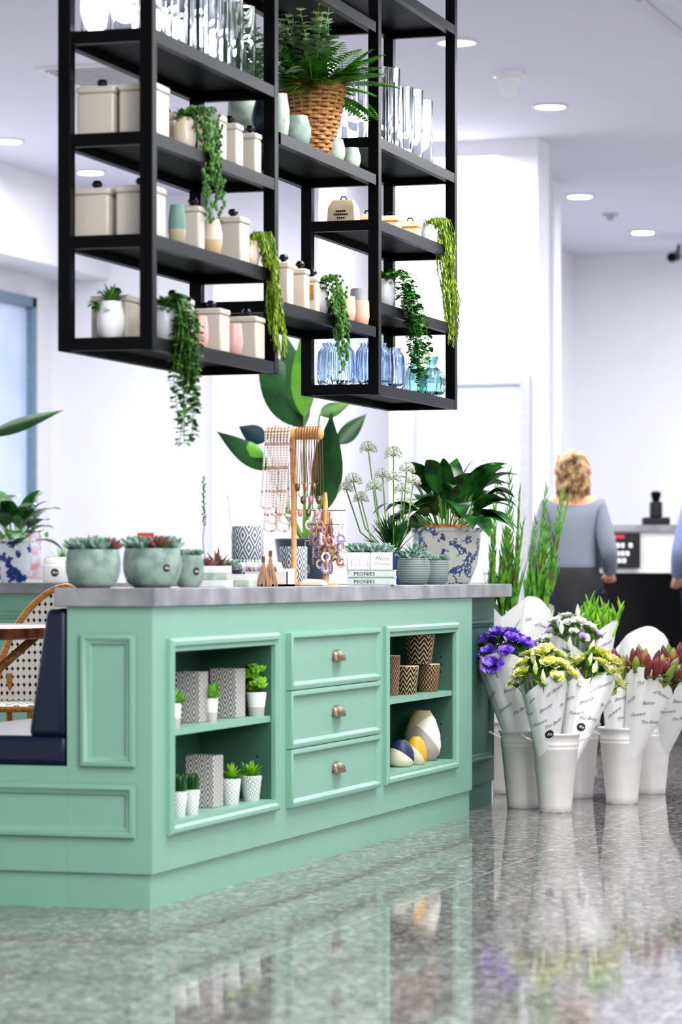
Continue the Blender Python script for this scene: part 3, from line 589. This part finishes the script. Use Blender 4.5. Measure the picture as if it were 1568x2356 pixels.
pot_plant('peace_lily','glossy dark green leafy plant in large blue and white porcelain pot',at(1027,-.155,Z),[(0,0),(.09,0),(.1,.01),(.128,.09),(.14,.17),(.143,.215),(.15,.222),(.15,.235),(.138,.235),(.13,.2),(0,.2)],bluew,[('foliage',mb,[gdark,gstem]),('bark_mulch',MB().lathe([(.13,.2),(.12,.235),(.06,.25),(0,.255)]),coir)],seg=40)
D=15.2; pp=W(700,D,Z)
o=thing('strelitzia_plant','tall bird of paradise plant with huge paddle leaves below the rack','potted plant',pp)
MB().lathe(cyl(.12,.15,.22)).build('pot',slate,o)
def P3(px,py,dd=0): return W(px,D+dd,zA(py,D+dd))-pp
for (b0,t0,w,m,bend) in (((700,985),(595,795),.22,strel,.05),((700,960),(692,770),.12,strel2,.0),((745,1180),(762,950),.16,strel,.0),((620,1082),(505,991),.11,strel,.1),((610,1050),(520,1005),.07,strel2,.1),((700,960),(650,760),.14,strel,0),((735,955),(798,925),.08,strel2,.2),((775,1022),(842,953),.09,strel,0),((612,1015),(552,980),.1,strel3,.1)):
    a,b=P3(*b0,R.uniform(-.1,.1)),P3(*t0,R.uniform(-.1,.1)); sd=(b-a).cross(Vector((-sn,cs,0))).normalized()
    mb=MB(); mb.leaf(a,b-a,(b-a).length*(1+bend*.3),w,bend,12,'l',.25,side=sd); mb.i=1; mb.tube([(0,0,.2),a*.5+Vector((0,0,.05)),a],[.012,.01,.006]); mb.build('leaf',[m,gstem],o)
pp=W(30,15.15,Z); mb=MB(); mf=MB(); rr=random.Random(41)
for i in range(34):
    a=i*2.4; e=rr.uniform(.2,1.3); d=Vector((math.cos(a)*math.cos(e),math.sin(a)*math.cos(e),math.sin(e))); s0=Vector((0,0,.18)); s1=s0+d*rr.uniform(.1,.2)
    mb.i=1; mb.tube([s0,s1],.003,4); mb.i=0; mb.leaf(s1,d,rr.uniform(.13,.2),.09,1.3,7,'o',.2)
for dx,h in ((.0,.4),(.09,.36)): mf.leaf((dx,-.08,h),(.7,-.2,.5),.09,.07,.8,6,'o',.4)
pot_plant('anthurium_plant','glossy leaved plant with white blooms in blue floral pot at far left',pp,[(0,0),(.06,0),(.085,.05),(.095,.14),(.09,.2),(.1,.205),(.1,.215),(.085,.215),(.08,.18),(0,.18)],bluew2,[('foliage',mb,[gdark,gstem]),('flowers',mf,wht)])
pp=W(-190,15.3,Z); mb=MB(); a,b=W(-30,15.1,zA(1000,15.1))-pp,W(145,15.1,zA(942,15.1))-pp; mb.leaf(a,b-a,(b-a).length,.08,.02,10,'l',.3,side=(0,.3,1)); mb.i=1; mb.tube([(0,0,.1),a*.5+Vector((0,0,.15)),a],.008)
pot_plant('tall_leaf_plant','single long dark leaf reaching in from the left edge',pp,cyl(.08,.1,.16),slate,[('foliage',mb,[strel,gstem])])
mb=MB(); spiky(mb,(0,0,.08),170,.13,.004,.8,44,'s',.2)
pot_plant('grass_plant','fine grassy plant in brown pot behind white candle',W(122,15.35,Z)+Vector((0,.12,0)),cyl(.07,.08,.13),terr,[('foliage',mb,lf('grass_leaf','#4f8a2e','#86b850',30))])
pp=W(125,15.0,Z)+Vector((0,.02,0)); o=thing('candle_jar','white candle jar with black round label on the far counter','candle',pp); MB().lathe([(0,0),(.06,0),(.066,.01),(.066,.085),(.06,.09),(.062,.092),(.062,.12),(.058,.125),(0,.125)]).build('jar',white,o); sticker(o,.02,.05,.067,-1.27)
o=thing('sign_holder','small upright white and pink leaflet frame on the far counter','sign',W(80,15.6,Z),TH); MB().box(-.04,.04,-.004,.004,0,.28).build('frame',white,o); MB().box(-.033,.033,-.006,-.004,.02,.26).build('leaflet',M2('leaflet','#c98a90','#d8e0ee',18),o)
# ---------- cabinet goods ----------
def sqpot(px,x,z,w,h,l):
    k=w/2; mb=MB(); v=[]
    for q,zz in ((k,0),(k,h),(k-.006,h),(k-.006,.02)): v+=[(-q,-q,zz),(q,-q,zz),(q,q,zz),(-q,q,zz)]
    f=[(3,2,1,0),(12,13,14,15)]
    for i in range(3):
        for j in range(4): f.append((4*i+j,4*i+(j+1)%4,4*i+4+(j+1)%4,4*i+4+j))
    o=mb.add(v,f).build('square_pot',boxp,None,(x,onx(px,x),z),0,bevel=.003); return tag(o,'tall square pot with grey diamond pattern '+l,'pot','diamond patterned square pots')
sqpot(441,-.1,.525,.082,.16,'on the upper cabinet shelf, left one'); sqpot(523,-.1,.525,.092,.16,'on the upper cabinet shelf, right one'); sqpot(470,-.1,.25,.095,.165,'on the cabinet floor')
def smallp(px,x,z,r,h,m,kind,l,gp):
    mb=MB()
    if kind=='rosette': spiky(mb,(0,0,h*.85),40,.07,.019,.3,int(px),'l',.5)
    elif kind=='clump':
        rr=random.Random(int(px))
        for q in range(14): rosette(mb,(rr.uniform(-.026,.026),rr.uniform(-.026,.026),h+.006+q*.0055),.025,12,.6,.26,q)
    else:
        for q in range(3): a=q*2.1; mb.lathe([(.0,0),(.011,0),(.013,.03),(.011,.055),(0,.065)],(.012*math.cos(a),.012*math.sin(a),h*.85),14,.12,7)
    pot_plant('small_succulent',l,at(px,x,z),cyl(r*.75,r,h),m,[('foliage',mb,glime if kind!='cactus' else gdark)],soil=(r*.9,h*.87),group=gp)
conc=duo('concrete_dip','#bfbab4','#ececea',.03)
smallp(589,-.042,.525,.034,.078,conc,'clump','round succulent in two-tone pot, right end of the upper cabinet shelf','two-tone succulent pots')
smallp(487,-.05,.525,.02,.075,conc,'rosette','small succulent squeezed between the two upper square pots','two-tone succulent pots'); smallp(402,-.03,.525,.02,.075,conc,'rosette','small succulent at the left end of the upper cabinet shelf','two-tone succulent pots')
smallp(411,-.04,.25,.027,.078,potd,'cactus','small cactus in patterned pot, nearest the cabinet corner','patterned mini pots'); smallp(440,-.03,.25,.027,.078,potd,'cactus','small cactus in patterned pot, second from the cabinet corner','patterned mini pots')
smallp(530,-.05,.25,.034,.085,potd,'rosette','spiky green succulent in patterned pot just right of the square pot','patterned mini pots'); smallp(577,-.042,.25,.036,.083,potd,'rosette','spiky green succulent in patterned pot, rightmost on the cabinet floor','patterned mini pots')
for px,x,z,r,h,m,l in ((963,-.075,.6385,.064,.115,chv,'largest, stacked on top of the others'),(901,-.09,.525,.033,.155,strp,'tall and thin at the left'),(934,-.07,.525,.05,.112,chv,'front middle'),(983,-.06,.525,.05,.112,strp,'front right')):
    o=thing('basket_pot','black and tan patterned pot in the right cabinet, '+l,'pot',at(px,x,z),0,'black and tan pots'); MB().lathe(cyl(r*.78,r,h,.005)).build('body',m,o); MB().tube([((r-.003)*math.cos(a*PI/12),(r-.003)*math.sin(a*PI/12),h-.003) for a in range(25)],.003,6).build('rim',kraft,o)
def vmat(n,a,b,c3,k,z0,z1):
    t=NT(n); v=t.n('ADD',t.z,t.n('MULTIPLY',t.n('ADD',t.x,t.y),k)); c=t.mix(t.n('GREATER_THAN',v,z0),hx(a),hx(b)); return t.out(t.mix(t.n('GREATER_THAN',t.n('SUBTRACT',t.z,t.n('MULTIPLY',t.x,k)),z1),c,hx(c3)),.5)
egg=lambda r,h,t_:[(0,0),(.6*r,0),(.9*r,.12*h),(r,.3*h),(.93*r,.55*h),(.7*r,.82*h),(t_*r,h),((t_-.08)*r,h),(.6*r,.8*h),(.8*r,.4*h),(0,.1*h)]
ves('round_vase','large cream, tan and grey colour-block vase in the lower right cabinet','vase',-.09,onx(971,-.09),.25,egg(.075,.2,.4),vmat('cream_block','#a9a198','#e6dfd3','#cdb998',.8,.09,.15),'colour block vases')
ves('round_vase','small navy and cream round vase at the front left of the lower right cabinet','vase',-.06,onx(922,-.06),.25,egg(.052,.105,.3),vmat('navy_block','#e5dcc2','#26324f','#26324f',.5,.045,.2),'colour block vases')
ves('round_vase','small mustard and cream round vase between navy and large vases','vase',-.045,onx(956,-.045),.25,egg(.045,.11,.3),vmat('mustard_block','#ded1b2','#d3a22e','#d3a22e',.9,.04,.2),'colour block vases')
# ---------- flower buckets ----------
BK=[(1277,12.69,'nearest the camera'),(1203,12.92,'left, against the counter end'),(1327,13.5,'mostly hidden behind the nearest bucket'),(1430,13.15,'second from the right'),(1495,13.75,'rightmost, farther back'),(1168,13.75,'hidden behind the left bucket')]
bp=[]; b0=None
for px,D,l in BK:
    q=W(px,D,0); bp.append(q); lab='white metal flower bucket with two ear handles, '+l
    if b0 is None:
        b0=thing('flower_bucket',lab,'bucket',q,TH,'white flower buckets')
        br=lambda z:.067+.033*z/.325
        pr=[(0,.01),(.062,.01),(.065,0),(.069,.004)]+[(br(z)+dz,z) for z,dz in ((.03,0),(.262,0),(.265,.0015),(.268,0),(.28,0),(.283,.0015),(.286,0),(.318,0),(.321,.004),(.327,.005),(.331,.003),(.328,-.003))]+[(.088,.25),(.066,.02),(0,.02)]
        MB().lathe(pr,seg=36).build('body',galv,b0,ang=80)
        for s_ in (-1,1): MB().tube([(s_*.096,-.03,.300),(s_*.122,-.032,.310),(s_*.142,0,.322),(s_*.122,.032,.310),(s_*.096,.03,.300)],.004,8).build('handle',galv,b0)
    else: dup(b0,q,lab)
def rose(mb,c,ax,r,seed):
    rr=random.Random(seed); ax=Vector(ax).normalized(); o1=ax.orthogonal().normalized(); o2=ax.cross(o1)
    for lay,(n,el,l) in enumerate(((3,1.3,.6),(5,.95,.85),(6,.45,1.05))):
        for i in range(n):
            a=2*PI*(i+.5*lay)/n+rr.uniform(-.25,.25); out=o1*math.cos(a)+o2*math.sin(a); e=el+rr.uniform(-.15,.15); d=out*math.cos(e)+ax*math.sin(e)
            mb.leaf(Vector(c),d,r*l*1.1,r*1.2,.12,4,'p',.5,side=out.cross(ax))
def bouquet(bi,px,py,D,rpx,kind,label,off=(0,0),peak=.06,txt=True,zb=.16,stick=False):
    base=bp[bi]+Vector((off[0],off[1],zb)); top=W(px,D,zA(py,D)); ax=top-base; L=ax.length; r1=rpx*D/F
    o=thing('flower_bouquet',label,'bouquet',base,0,'paper wrapped bouquets'); o.rotation_mode='QUATERNION'; o.rotation_quaternion=Vector((0,0,1)).rotation_difference(ax.normalized())
    ph=R.uniform(0,6.28); s=R.randint(0,999); rr=random.Random(s)
    def pos(a,t,e=0):
        r=.03+(r1-.03)*t**1.05; r*=1+.06*math.sin(2*a+ph)*t*t+.035*math.sin(7*a+ph*2+4*t)*t+.012*math.sin(17*a+9*t)*t
        return ((r+e)*math.cos(a),(r+e)*math.sin(a),L*t+peak*(t**3)*(abs(math.sin(a+ph))*1.6-.8))
    mb=MB(); n,k=80,10; a0=2.2
    v=[pos(a0+(2*PI+.5)*i/n,t/k,.002*i/n) for i in range(n+1) for t in range(k+1)]
    f=[(i*(k+1)+t,(i+1)*(k+1)+t,(i+1)*(k+1)+t+1,i*(k+1)+t+1) for i in range(n) for t in range(k)]
    mb.add(v,f).build('paper_wrap',paper,o)
    if txt:
        mb=MB()
        for i,(aa,tt,w) in enumerate(((-1.9,.86,'The'),(-1.3,.72,'Beauty'),(-.8,.86,'of Flowers'),(-1.7,.58,'Flowers'),(-.8,.55,'The Beauty'),(-.3,.7,'The'),(-2.3,.7,'Beauty'))):
            an=rr.uniform(.2,.6); rad=.03+(r1-.03)*tt**1.05
            mb.text(w,.02,lambda a,b,aa=aa,tt=tt,an=an,rad=rad:pos(aa+(a*math.cos(an)-b*math.sin(an))/rad,tt+(a*math.sin(an)+b*math.cos(an))/L,.004),.6)
        mb.build('wrap_lettering',ink,o)
    if stick:
        tt=.45; rad=.03+(r1-.03)*tt**1.05; w=lambda e:(lambda a,b:pos(-1.1+a/rad,tt+b/L,e))
        mb=MB(); q=w(.006); mb.add([q(0,0)]+[q(.017*math.cos(z*PI/8),.017*math.sin(z*PI/8)) for z in range(16)],[(0,1+z,1+(z+1)%16) for z in range(16)]); mb.build('sticker',inkd,o); MB().text('Ria',.016,w(.008),.4).build('sticker_lettering',wink,o)
    ms=MB(); mf=MB()
    def stem(q): ms.i=1; ms.tube([(0,0,.02),(q[0]*.6,q[1]*.6,L*.75),q],.0022,4); ms.i=0
    if kind in ('purple','yellow','pale'):
        N_={'purple':18,'yellow':26,'pale':26}[kind]
        for i in range(N_):
            a=i*2.4; rd=r1*1.12*math.sqrt((i+.5)/N_); q=Vector((rd*math.cos(a),rd*math.sin(a),L+.015+.085*(1-(rd/r1)**2)+rr.uniform(-.02,.025))); stem(q); ax_=Vector((q.x*7,q.y*7,1))
            sz={'purple':.044,'yellow':.038,'pale':.028}[kind]*rr.uniform(.75,1.15)
            if i%4==3 and kind!='purple': mf.tube([q,q+Vector((0,0,.025)),q+Vector((0,0,.06))],[.006,.013,.002],6)
            else: mf.i=1 if (kind=='pale' and i%3==0) else 0; rose(mf,q,ax_,sz,i)
            for z in range(4): b=rr.uniform(0,6.28); ms.leaf(q-Vector((0,0,.02)),(math.cos(b),math.sin(b),.9),.065,.022,.4,4,'l')
    elif kind=='lily':
        for i in range(24):
            a=i*2.4; rd=r1*.95*math.sqrt((i+.5)/24); q=Vector((rd*math.cos(a),rd*math.sin(a),L-.02+rr.uniform(-.01,.03))); stem(q); d=Vector((q.x*4,q.y*4,1)).normalized()
            l=rr.uniform(.09,.12); mf.i=0 if rr.random()<.7 else 1; mf.tube([q,q+d*l*.2,q+d*l*.6,q+d*l*.85,q+d*l],[.006,.015,.018,.011,.002],8)
            for z in range(3): b=rr.uniform(0,6.28); ms.leaf(q,(math.cos(b),math.sin(b),.9),.09,.024,.6,5,'l')
    elif kind in('glad','bud'):
        hh={'glad':.66,'bud':.2}[kind]; nn={'glad':7,'bud':18}[kind]
        for i in range(nn):
            a=i*2.4; rd=r1*.8*math.sqrt((i+.5)/nn); q=Vector((rd*math.cos(a),rd*math.sin(a),L-.05)); ln_=.7 if kind=='glad' else 1.2; lean=Vector((rd*math.cos(a)*ln_,rd*math.sin(a)*ln_,1)); l=hh*rr.uniform(.58,1); cv=Vector((rr.uniform(-.05,.05),rr.uniform(-.05,.05),0))
            pt=lambda u:q+lean*l*u+cv*u*u
            ms.i=1; ms.tube([(0,0,.02),q,pt(.3),pt(.6),pt(1)],[.004,.006,.005,.004,.002],5); ms.i=0
            kk=int(l/.021)
            for z in range(2 if kind=='glad' else 0,kk):
                p_=pt(z/kk); b=(z%2)*PI+i+.3*math.sin(z); tl=.26 if kind=='glad' else .4; sgn=Vector((math.cos(b)*tl,math.sin(b)*tl,1)).normalized(); w=.4+.7*(1-z/kk); m_=.075*w+.018
                mf.i=1 if (kind=='glad' and (z+i)%8==3 and z<kk*.6) else 0; fw=.0095 if kind=='glad' else .011; mf.tube([p_,p_+sgn*m_*.35,p_+sgn*m_*.7,p_+sgn*m_],[.004*w,fw*w,fw*.6*w,.001],6)
            for z in range(6): b=rr.uniform(0,6.28); ms.leaf(q,(math.cos(b)*.22,math.sin(b)*.22,1),rr.uniform(.12,.34) if kind=='glad' else .14,.022,.05,5,'l')
    if mf.v: mf.build('flowers',{'purple':[purp],'yellow':[yel],'pale':[wht,lilac],'lily':[lily,lilyg],'glad':[glade,gladb],'bud':[glime]}[kind],o)
    ms.build('stems_and_leaves',[glade,gstem],o)
bouquet(1,1157,1515,12.85,60,'purple','bouquet of purple lisianthus in white printed paper',(0,0))
bouquet(0,1250,1562,12.6,57,'yellow','bouquet of cream yellow lisianthus, front centre, with round black sticker',(-.03,-.02),stick=True)
bouquet(0,1362,1562,12.85,55,'yellow','bouquet of cream yellow lisianthus leaning right of the front one',(.03,.02),stick=True)
bouquet(5,1160,1395,13.7,44,'glad','paper cone of tall budding gladioli at the counter end, left of two',(-.03,0),peak=.05)
bouquet(5,1236,1395,13.85,36,'glad','paper cone of tall budding gladioli, right of two',(.05,0),peak=.04)
bouquet(2,1374,1450,13.6,44,'bud','paper cone of bright green upright buds in the middle back',(.03,.03))
bouquet(2,1310,1475,13.4,62,'pale','bouquet of pale white and lilac flowers behind the yellow ones',(-.02,-.02))
bouquet(3,1428,1562,13.2,46,'lily','bouquet of dark red lily buds behind the yellow flowers',(-.03,-.02),peak=.06)
bouquet(3,1502,1557,13.05,56,'lily','bouquet of red lily buds leaning right, second from the right edge',(.03,-.02),peak=.06)
bouquet(4,1572,1550,13.6,56,'lily','bouquet of lily buds cut by the right photo edge',(.04,0),peak=.06)
bouquet(4,1478,1480,13.9,60,'none','empty white paper cone rising behind the lily bouquets',(-.03,.03),peak=.07,txt=False)
# ---------- bistro table & chair ----------
q=W(-140,11.2,0); o=thing('bistro_table','round brown bistro table at the left edge behind the bench','table',(q.x,q.y,0))
MB().lathe([(0,.755),(.40,.755),(.42,.762),(.42,.798),(.41,.805),(0,.805)],seg=48).build('tabletop',dwood,o); MB().lathe([(.418,.756),(.43,.762),(.43,.796),(.418,.802)],seg=48).build('rim',dwood,o)
for a in range(4):
    b=a*PI/2+.5; MB().tube([(.36*math.cos(b),.36*math.sin(b),.765),(-.0*math.cos(b),0,.45),(-.28*math.cos(b),-.28*math.sin(b),0)],.016,10).build('leg',rattan,o)
q=W(42,12.4,0); o=thing('bistro_chair','rattan bistro chair with black and white woven back at the table','chair',(q.x,q.y,0),-PI/2+TH+1.0)
mb=MB().lathe([(0,.44),(.19,.44),(.21,.45),(.21,.462),(.19,.468),(0,.468)],seg=36); mb.build('seat',canes,o); MB().tube([(.212*math.cos(a*PI/16),.212*math.sin(a*PI/16),.45) for a in range(33)],.012,8).build('seat_ring',rattan,o)
def bpt(a,h): return (.18*math.cos(a),.05+.17*math.sin(a)*.9+h*.12,.47+h*.47)
arc=[]; 
for i in range(25):
    a=PI*i/24; arc.append(bpt(a,math.sin(a)**.5 if 0<i<24 else 0))
MB().tube(arc,.014,8).build('back_frame',rattan,o)
v=[];f=[]
for i in range(25):
    a=PI*i/24; h=math.sin(a)**.5 if 0<i<24 else 0
    for k in range(9): v.append(bpt(a,h*k/8))
for i in range(24):
    for k in range(8): A=i*9+k; f.append((A,A+1,A+10,A+9))
MB().add(v,f).build('woven_back',cane,o)
for sx in (-1,1):
    MB().tube([(sx*.16,.14,.93-.35),(sx*.17,.15,.45),(sx*.2,.22,0)],.014,8).build('leg',rattan,o); MB().tube([(sx*.16,-.12,.45),(sx*.18,-.18,0)],.014,8).build('leg',rattan,o)
MB().tube([(.19*math.cos(a*PI/12),.19*math.sin(a*PI/12),.2) for a in range(25)],.008,6).build('stretcher',rattan,o)
# ---------- far service counter ----------
D=19; o=thing('service_counter','far service counter with white top band and black base','counter',W(1500,D,0),TH)
MB().box(-.40,1.6,0,.7,0,1.0).build('base',black,o); MB().box(-.42,1.6,-.03,.7,1.0,1.26).build('front_band',white,o); MB().box(-.45,1.6,-.06,.72,1.26,1.30).build('top',zinc,o)
o2=thing('menu_sign','black menu sign with red and white lettering on far counter','sign',W(1420,D-.06,1.03),TH)
MB().box(-.14,.14,-.01,.01,0,.22).build('panel',inkd,o2)
for z,xs in ((.14,(-.03,.0,.03,.08)),(.09,(-.04,0,.03,.06)),(.045,(-.03,.01,.04))):
    mb=MB()
    for x in xs: mb.box(x-.011,x+.011,-.014,-.01,z-.012,z+.016)
    mb.build('lettering_line',wink,o2)
MB().box(-.05,.04,-.014,-.01,.185,.205).build('red_header',M('red_ink','#d8323c',.5),o2)
o=thing('coffee_grinder','black coffee machine on the far counter beside the woman','coffee machine',W(1508,D+.2,1.30),TH); MB().box(-.08,.08,-.1,.1,0,.05).box(-.035,.035,-.06,.06,.05,.15).build('body',inkd,o,bevel=.01); MB().lathe([(.02,.15),(.032,.19),(.032,.21),(0,.22)]).build('hopper',black,o)
# ---------- people ----------
def skin(name,nodes,edges,m,parent,sub=1):
    ks=list(nodes); me=bpy.data.meshes.new(name); me.from_pydata([nodes[k][0] for k in ks],[(ks.index(a),ks.index(b)) for a,b in edges],[]); me.materials.append(m)
    o=bpy.data.objects.new(name,me); COL.objects.link(o); o.parent=parent; md=o.modifiers.new('s','SKIN'); md.use_smooth_shade=True
    for i,k in enumerate(ks):
        r=nodes[k][1]; me.skin_vertices[0].data[i].radius=r if isinstance(r,tuple) else (r,r); me.skin_vertices[0].data[i].use_root=(i==0)
    sb=o.modifiers.new('u','SUBSURF'); sb.levels=sub+1; sb.render_levels=sub+1; return o
skinm=M('skin','#d9a184',.5,var=.04); shirt=PM('striped_shirt','#93979f','#6a7183',lambda t:t.n('GREATER_THAN',t.n('FRACT',t.n('MULTIPLY',t.x,80)),.5),.8)
navyc=M('dark_trousers','#171a2c',.8); jean=M('blue_jeans','#2d3f66',.8,bs=.2); bluesh=M('pale_blue_shirt','#7d89ae',.8)
hair=M2('blonde_hair','#6f5034','#c6a67c',26,.5,bs=.8); hair2=M2('dark_hair','#2a2020','#4a3830',40,.5)
def person(px,D,label,hm,sm,tm,curly,fy,rarm):
    o=thing('person',label,'person',W(px,D,0),TH+fy)
    N={'pel':((0,0,.92),(.135,.095)),'wst':((0,0,1.06),(.115,.085)),'chs':((0,.0,1.24),(.135,.095)),'sh':((0,0,1.37),(.11,.07)),'nk':((0,0,1.45),.045),'hd0':((0,.015,1.51),.06),'hd1':((0,.015,1.57),.083),'hd2':((0,.01,1.625),.062)}
    E=[('pel','wst'),('wst','chs'),('chs','sh'),('sh','nk'),('nk','hd0'),('hd0','hd1'),('hd1','hd2')]
    S={k:(N[k][0],tuple(a+.014 for a in N[k][1])) for k in ('pel','wst','chs','sh')}; SE=[('pel','wst'),('wst','chs'),('chs','sh')]
    T={'pel':((0,0,.93),(.15,.11))}; TE=[]
    for s,n_ in ((-1,'l'),(1,'r')):
        A={'s'+n_:((s*.135,0,1.365),.048),'e'+n_:((s*.2,-.03,1.11),.038)}
        if s==1: A['w'+n_]=((s*.17+rarm[0],rarm[1],rarm[2]),.027)
        else: A['w'+n_]=((s*.19,.16,.98),.027)
        N.update(A); E+=[('sh','s'+n_),('s'+n_,'e'+n_),('e'+n_,'w'+n_)]
        S.update({k:(v[0],v[1]+.016) for k,v in A.items()}); SE+=[('sh','s'+n_),('s'+n_,'e'+n_),('e'+n_,'w'+n_)]
        w=Vector(A['w'+n_][0]); dr=(w-Vector(A['e'+n_][0])).normalized(); pm=w+dr*.06; N['p'+n_]=(tuple(pm),.03); E.append(('w'+n_,'p'+n_)); up=dr.cross(Vector((1,0,0))).normalized(); sx=Vector((1,0,0))
        for k in range(5):
            off=sx*(.018*(k-1.5)) if k<4 else sx*(-s*.035); l=(.05,.06,.058,.045,.035)[k]; b_=pm+off*(.9)+(dr*.015 if k<4 else -dr*.01); c_=b_+dr*l*.6+(sx*(-s*.01) if k==4 else up*0); d_=c_+dr*l*.5-up*.01
            for nm,q_,r_ in (('a',b_,.01),('b',c_,.009),('c',d_,.007)): N['f%d%s%s'%(k,nm,n_)]=(tuple(q_),r_)
            E+=[('p'+n_,'f%da%s'%(k,n_)),('f%da%s'%(k,n_),'f%db%s'%(k,n_)),('f%db%s'%(k,n_),'f%dc%s'%(k,n_))]
        Lg={'h'+n_:((s*.09,0,.85),.085),'k'+n_:((s*.1,.01,.48),.055),'a'+n_:((s*.1,-.0,.09),.035),'t'+n_:((s*.11,.14,.035),.033)}
        N.update(Lg); E+=[('pel','h'+n_),('h'+n_,'k'+n_),('k'+n_,'a'+n_),('a'+n_,'t'+n_)]
        T.update({k:(v[0],v[1]+.016) for k,v in Lg.items() if k[0]!='t'}); TE+=[('pel','h'+n_),('h'+n_,'k'+n_),('k'+n_,'a'+n_)]
    skin('body',N,E,skinm,o); skin('shirt',S,SE,sm,o); skin('trousers',T,TE,tm,o)
    fc=MB(); fc.ball((-.03,.09,1.575),.011,8,6); fc.ball((.03,.09,1.575),.011,8,6); fc.build('eyes',wink,o)
    fc=MB(); fc.tube([(0,.088,1.575),(0,.112,1.545),(0,.09,1.535)],[.008,.012,.008],8); [fc.ball((s*.085,.01,1.56),.02,8,6,1.4) for s in (-1,1)]; fc.build('nose_and_ears',skinm,o)
    MB().tube([(-.022,.09,1.512),(0,.096,1.51),(.022,.09,1.512)],[.003,.006,.003],6).build('mouth',pink,o)
    MB().tube([(-.11,.16,.035),(-.11,.1,.04),(-.105,-.05,.05)],[.035,.042,.04],10).tube([(.11,.16,.035),(.11,.1,.04),(.105,-.05,.05)],[.035,.042,.04],10).build('shoes',inkd,o)
    mb=MB(); mb.ball((0,-.02,1.585),.09,18,12,1.05)
    if curly:
        rr=random.Random(2); mb.tube([(-.03,-.1,1.62),(0,-.13,1.64),(.03,-.1,1.62),(.025,-.1,1.59),(0,-.12,1.57)],[.016,.028,.022,.02,.01],8)
        for i in range(64):
            a=rr.uniform(PI*.98,2.02*PI); x=.076*math.cos(a); y=.01+.08*math.sin(a); z=rr.uniform(1.56,1.65); P=[]; am=rr.uniform(.003,.009); end=rr.uniform(1.37,1.46); fr_=rr.uniform(.6,1.0)
            for k in range(11): u=k/10; P.append((x*(1+.12*math.sin(u*PI*.8))+am*math.sin(k*fr_+i),y*(1+.1*u)-.02*math.sin(u*PI)+am*math.cos(k*fr_+i),z+(end-z)*u))
            mb.tube(P,[.005]+[.0085]*8+[.005,.001],5)
    mb.build('hair',hm,o)
    return o
a=person(1317,16.75,'woman with wavy blonde half-up hair in a blue striped shirt, back turned',hair,shirt,navyc,True,-.1,(.03,.2,1.0))
MB().lathe([(.168,.45),(.17,.7),(.165,.95),(.14,1.03)],seg=28).build('apron',inkd,a)
person(1640,17.6,'person in pale blue shirt and jeans cut off by the right edge',hair2,bluesh,jean,False,0,(.02,.2,1.0))
# ---------- lights ----------
def area(x,y,z,sx,sy,p,tgt=None,col=(1,.99,1)):
    l=bpy.data.lights.new('area','AREA'); l.shape='RECTANGLE'; l.size=sx; l.size_y=sy; l.energy=p; l.color=col
    o=bpy.data.objects.new('area_light',l); COL.objects.link(o); o.location=(x,y,z)
    if tgt: o.rotation_euler=(Vector(tgt)-Vector((x,y,z))).to_track_quat('-Z','Y').to_euler()
area(2.5,-3,3.6,3,3,170); area(1.5,2,3.62,1.5,2.5,130); area(-2.2,5,3.6,3,3,140); area(-3,9,3.6,3,2,130); area(2,8,3.6,4,3,190,None,(.96,.97,1)); area(1,14,3.6,4,3,200,None,(.95,.965,1))
area(5.5,-5,3.0,2.,2.,180,(0,1.5,.6))  # added fill light out of view, brightens the counter front
w=bpy.data.worlds.new('w'); SC.world=w; w.use_nodes=True; bg=w.node_tree.nodes['Background']; bg.inputs[0].default_value=(.92,.94,1,1); bg.inputs[1].default_value=.97
# ---------- camera ----------
cd=bpy.data.cameras.new('cam'); co=bpy.data.objects.new('camera',cd); COL.objects.link(co); SC.camera=co
co.location=(CX,CY,CZ); co.rotation_euler=(PI/2,0,TH); cd.sensor_width=36; cd.sensor_height=36; cd.sensor_fit='AUTO'; cd.lens=F/2356*36; cd.shift_y=144/2356; cd.clip_end=100
cd.dof.use_dof=True; cd.dof.focus_distance=11.6; cd.dof.aperture_fstop=3.0
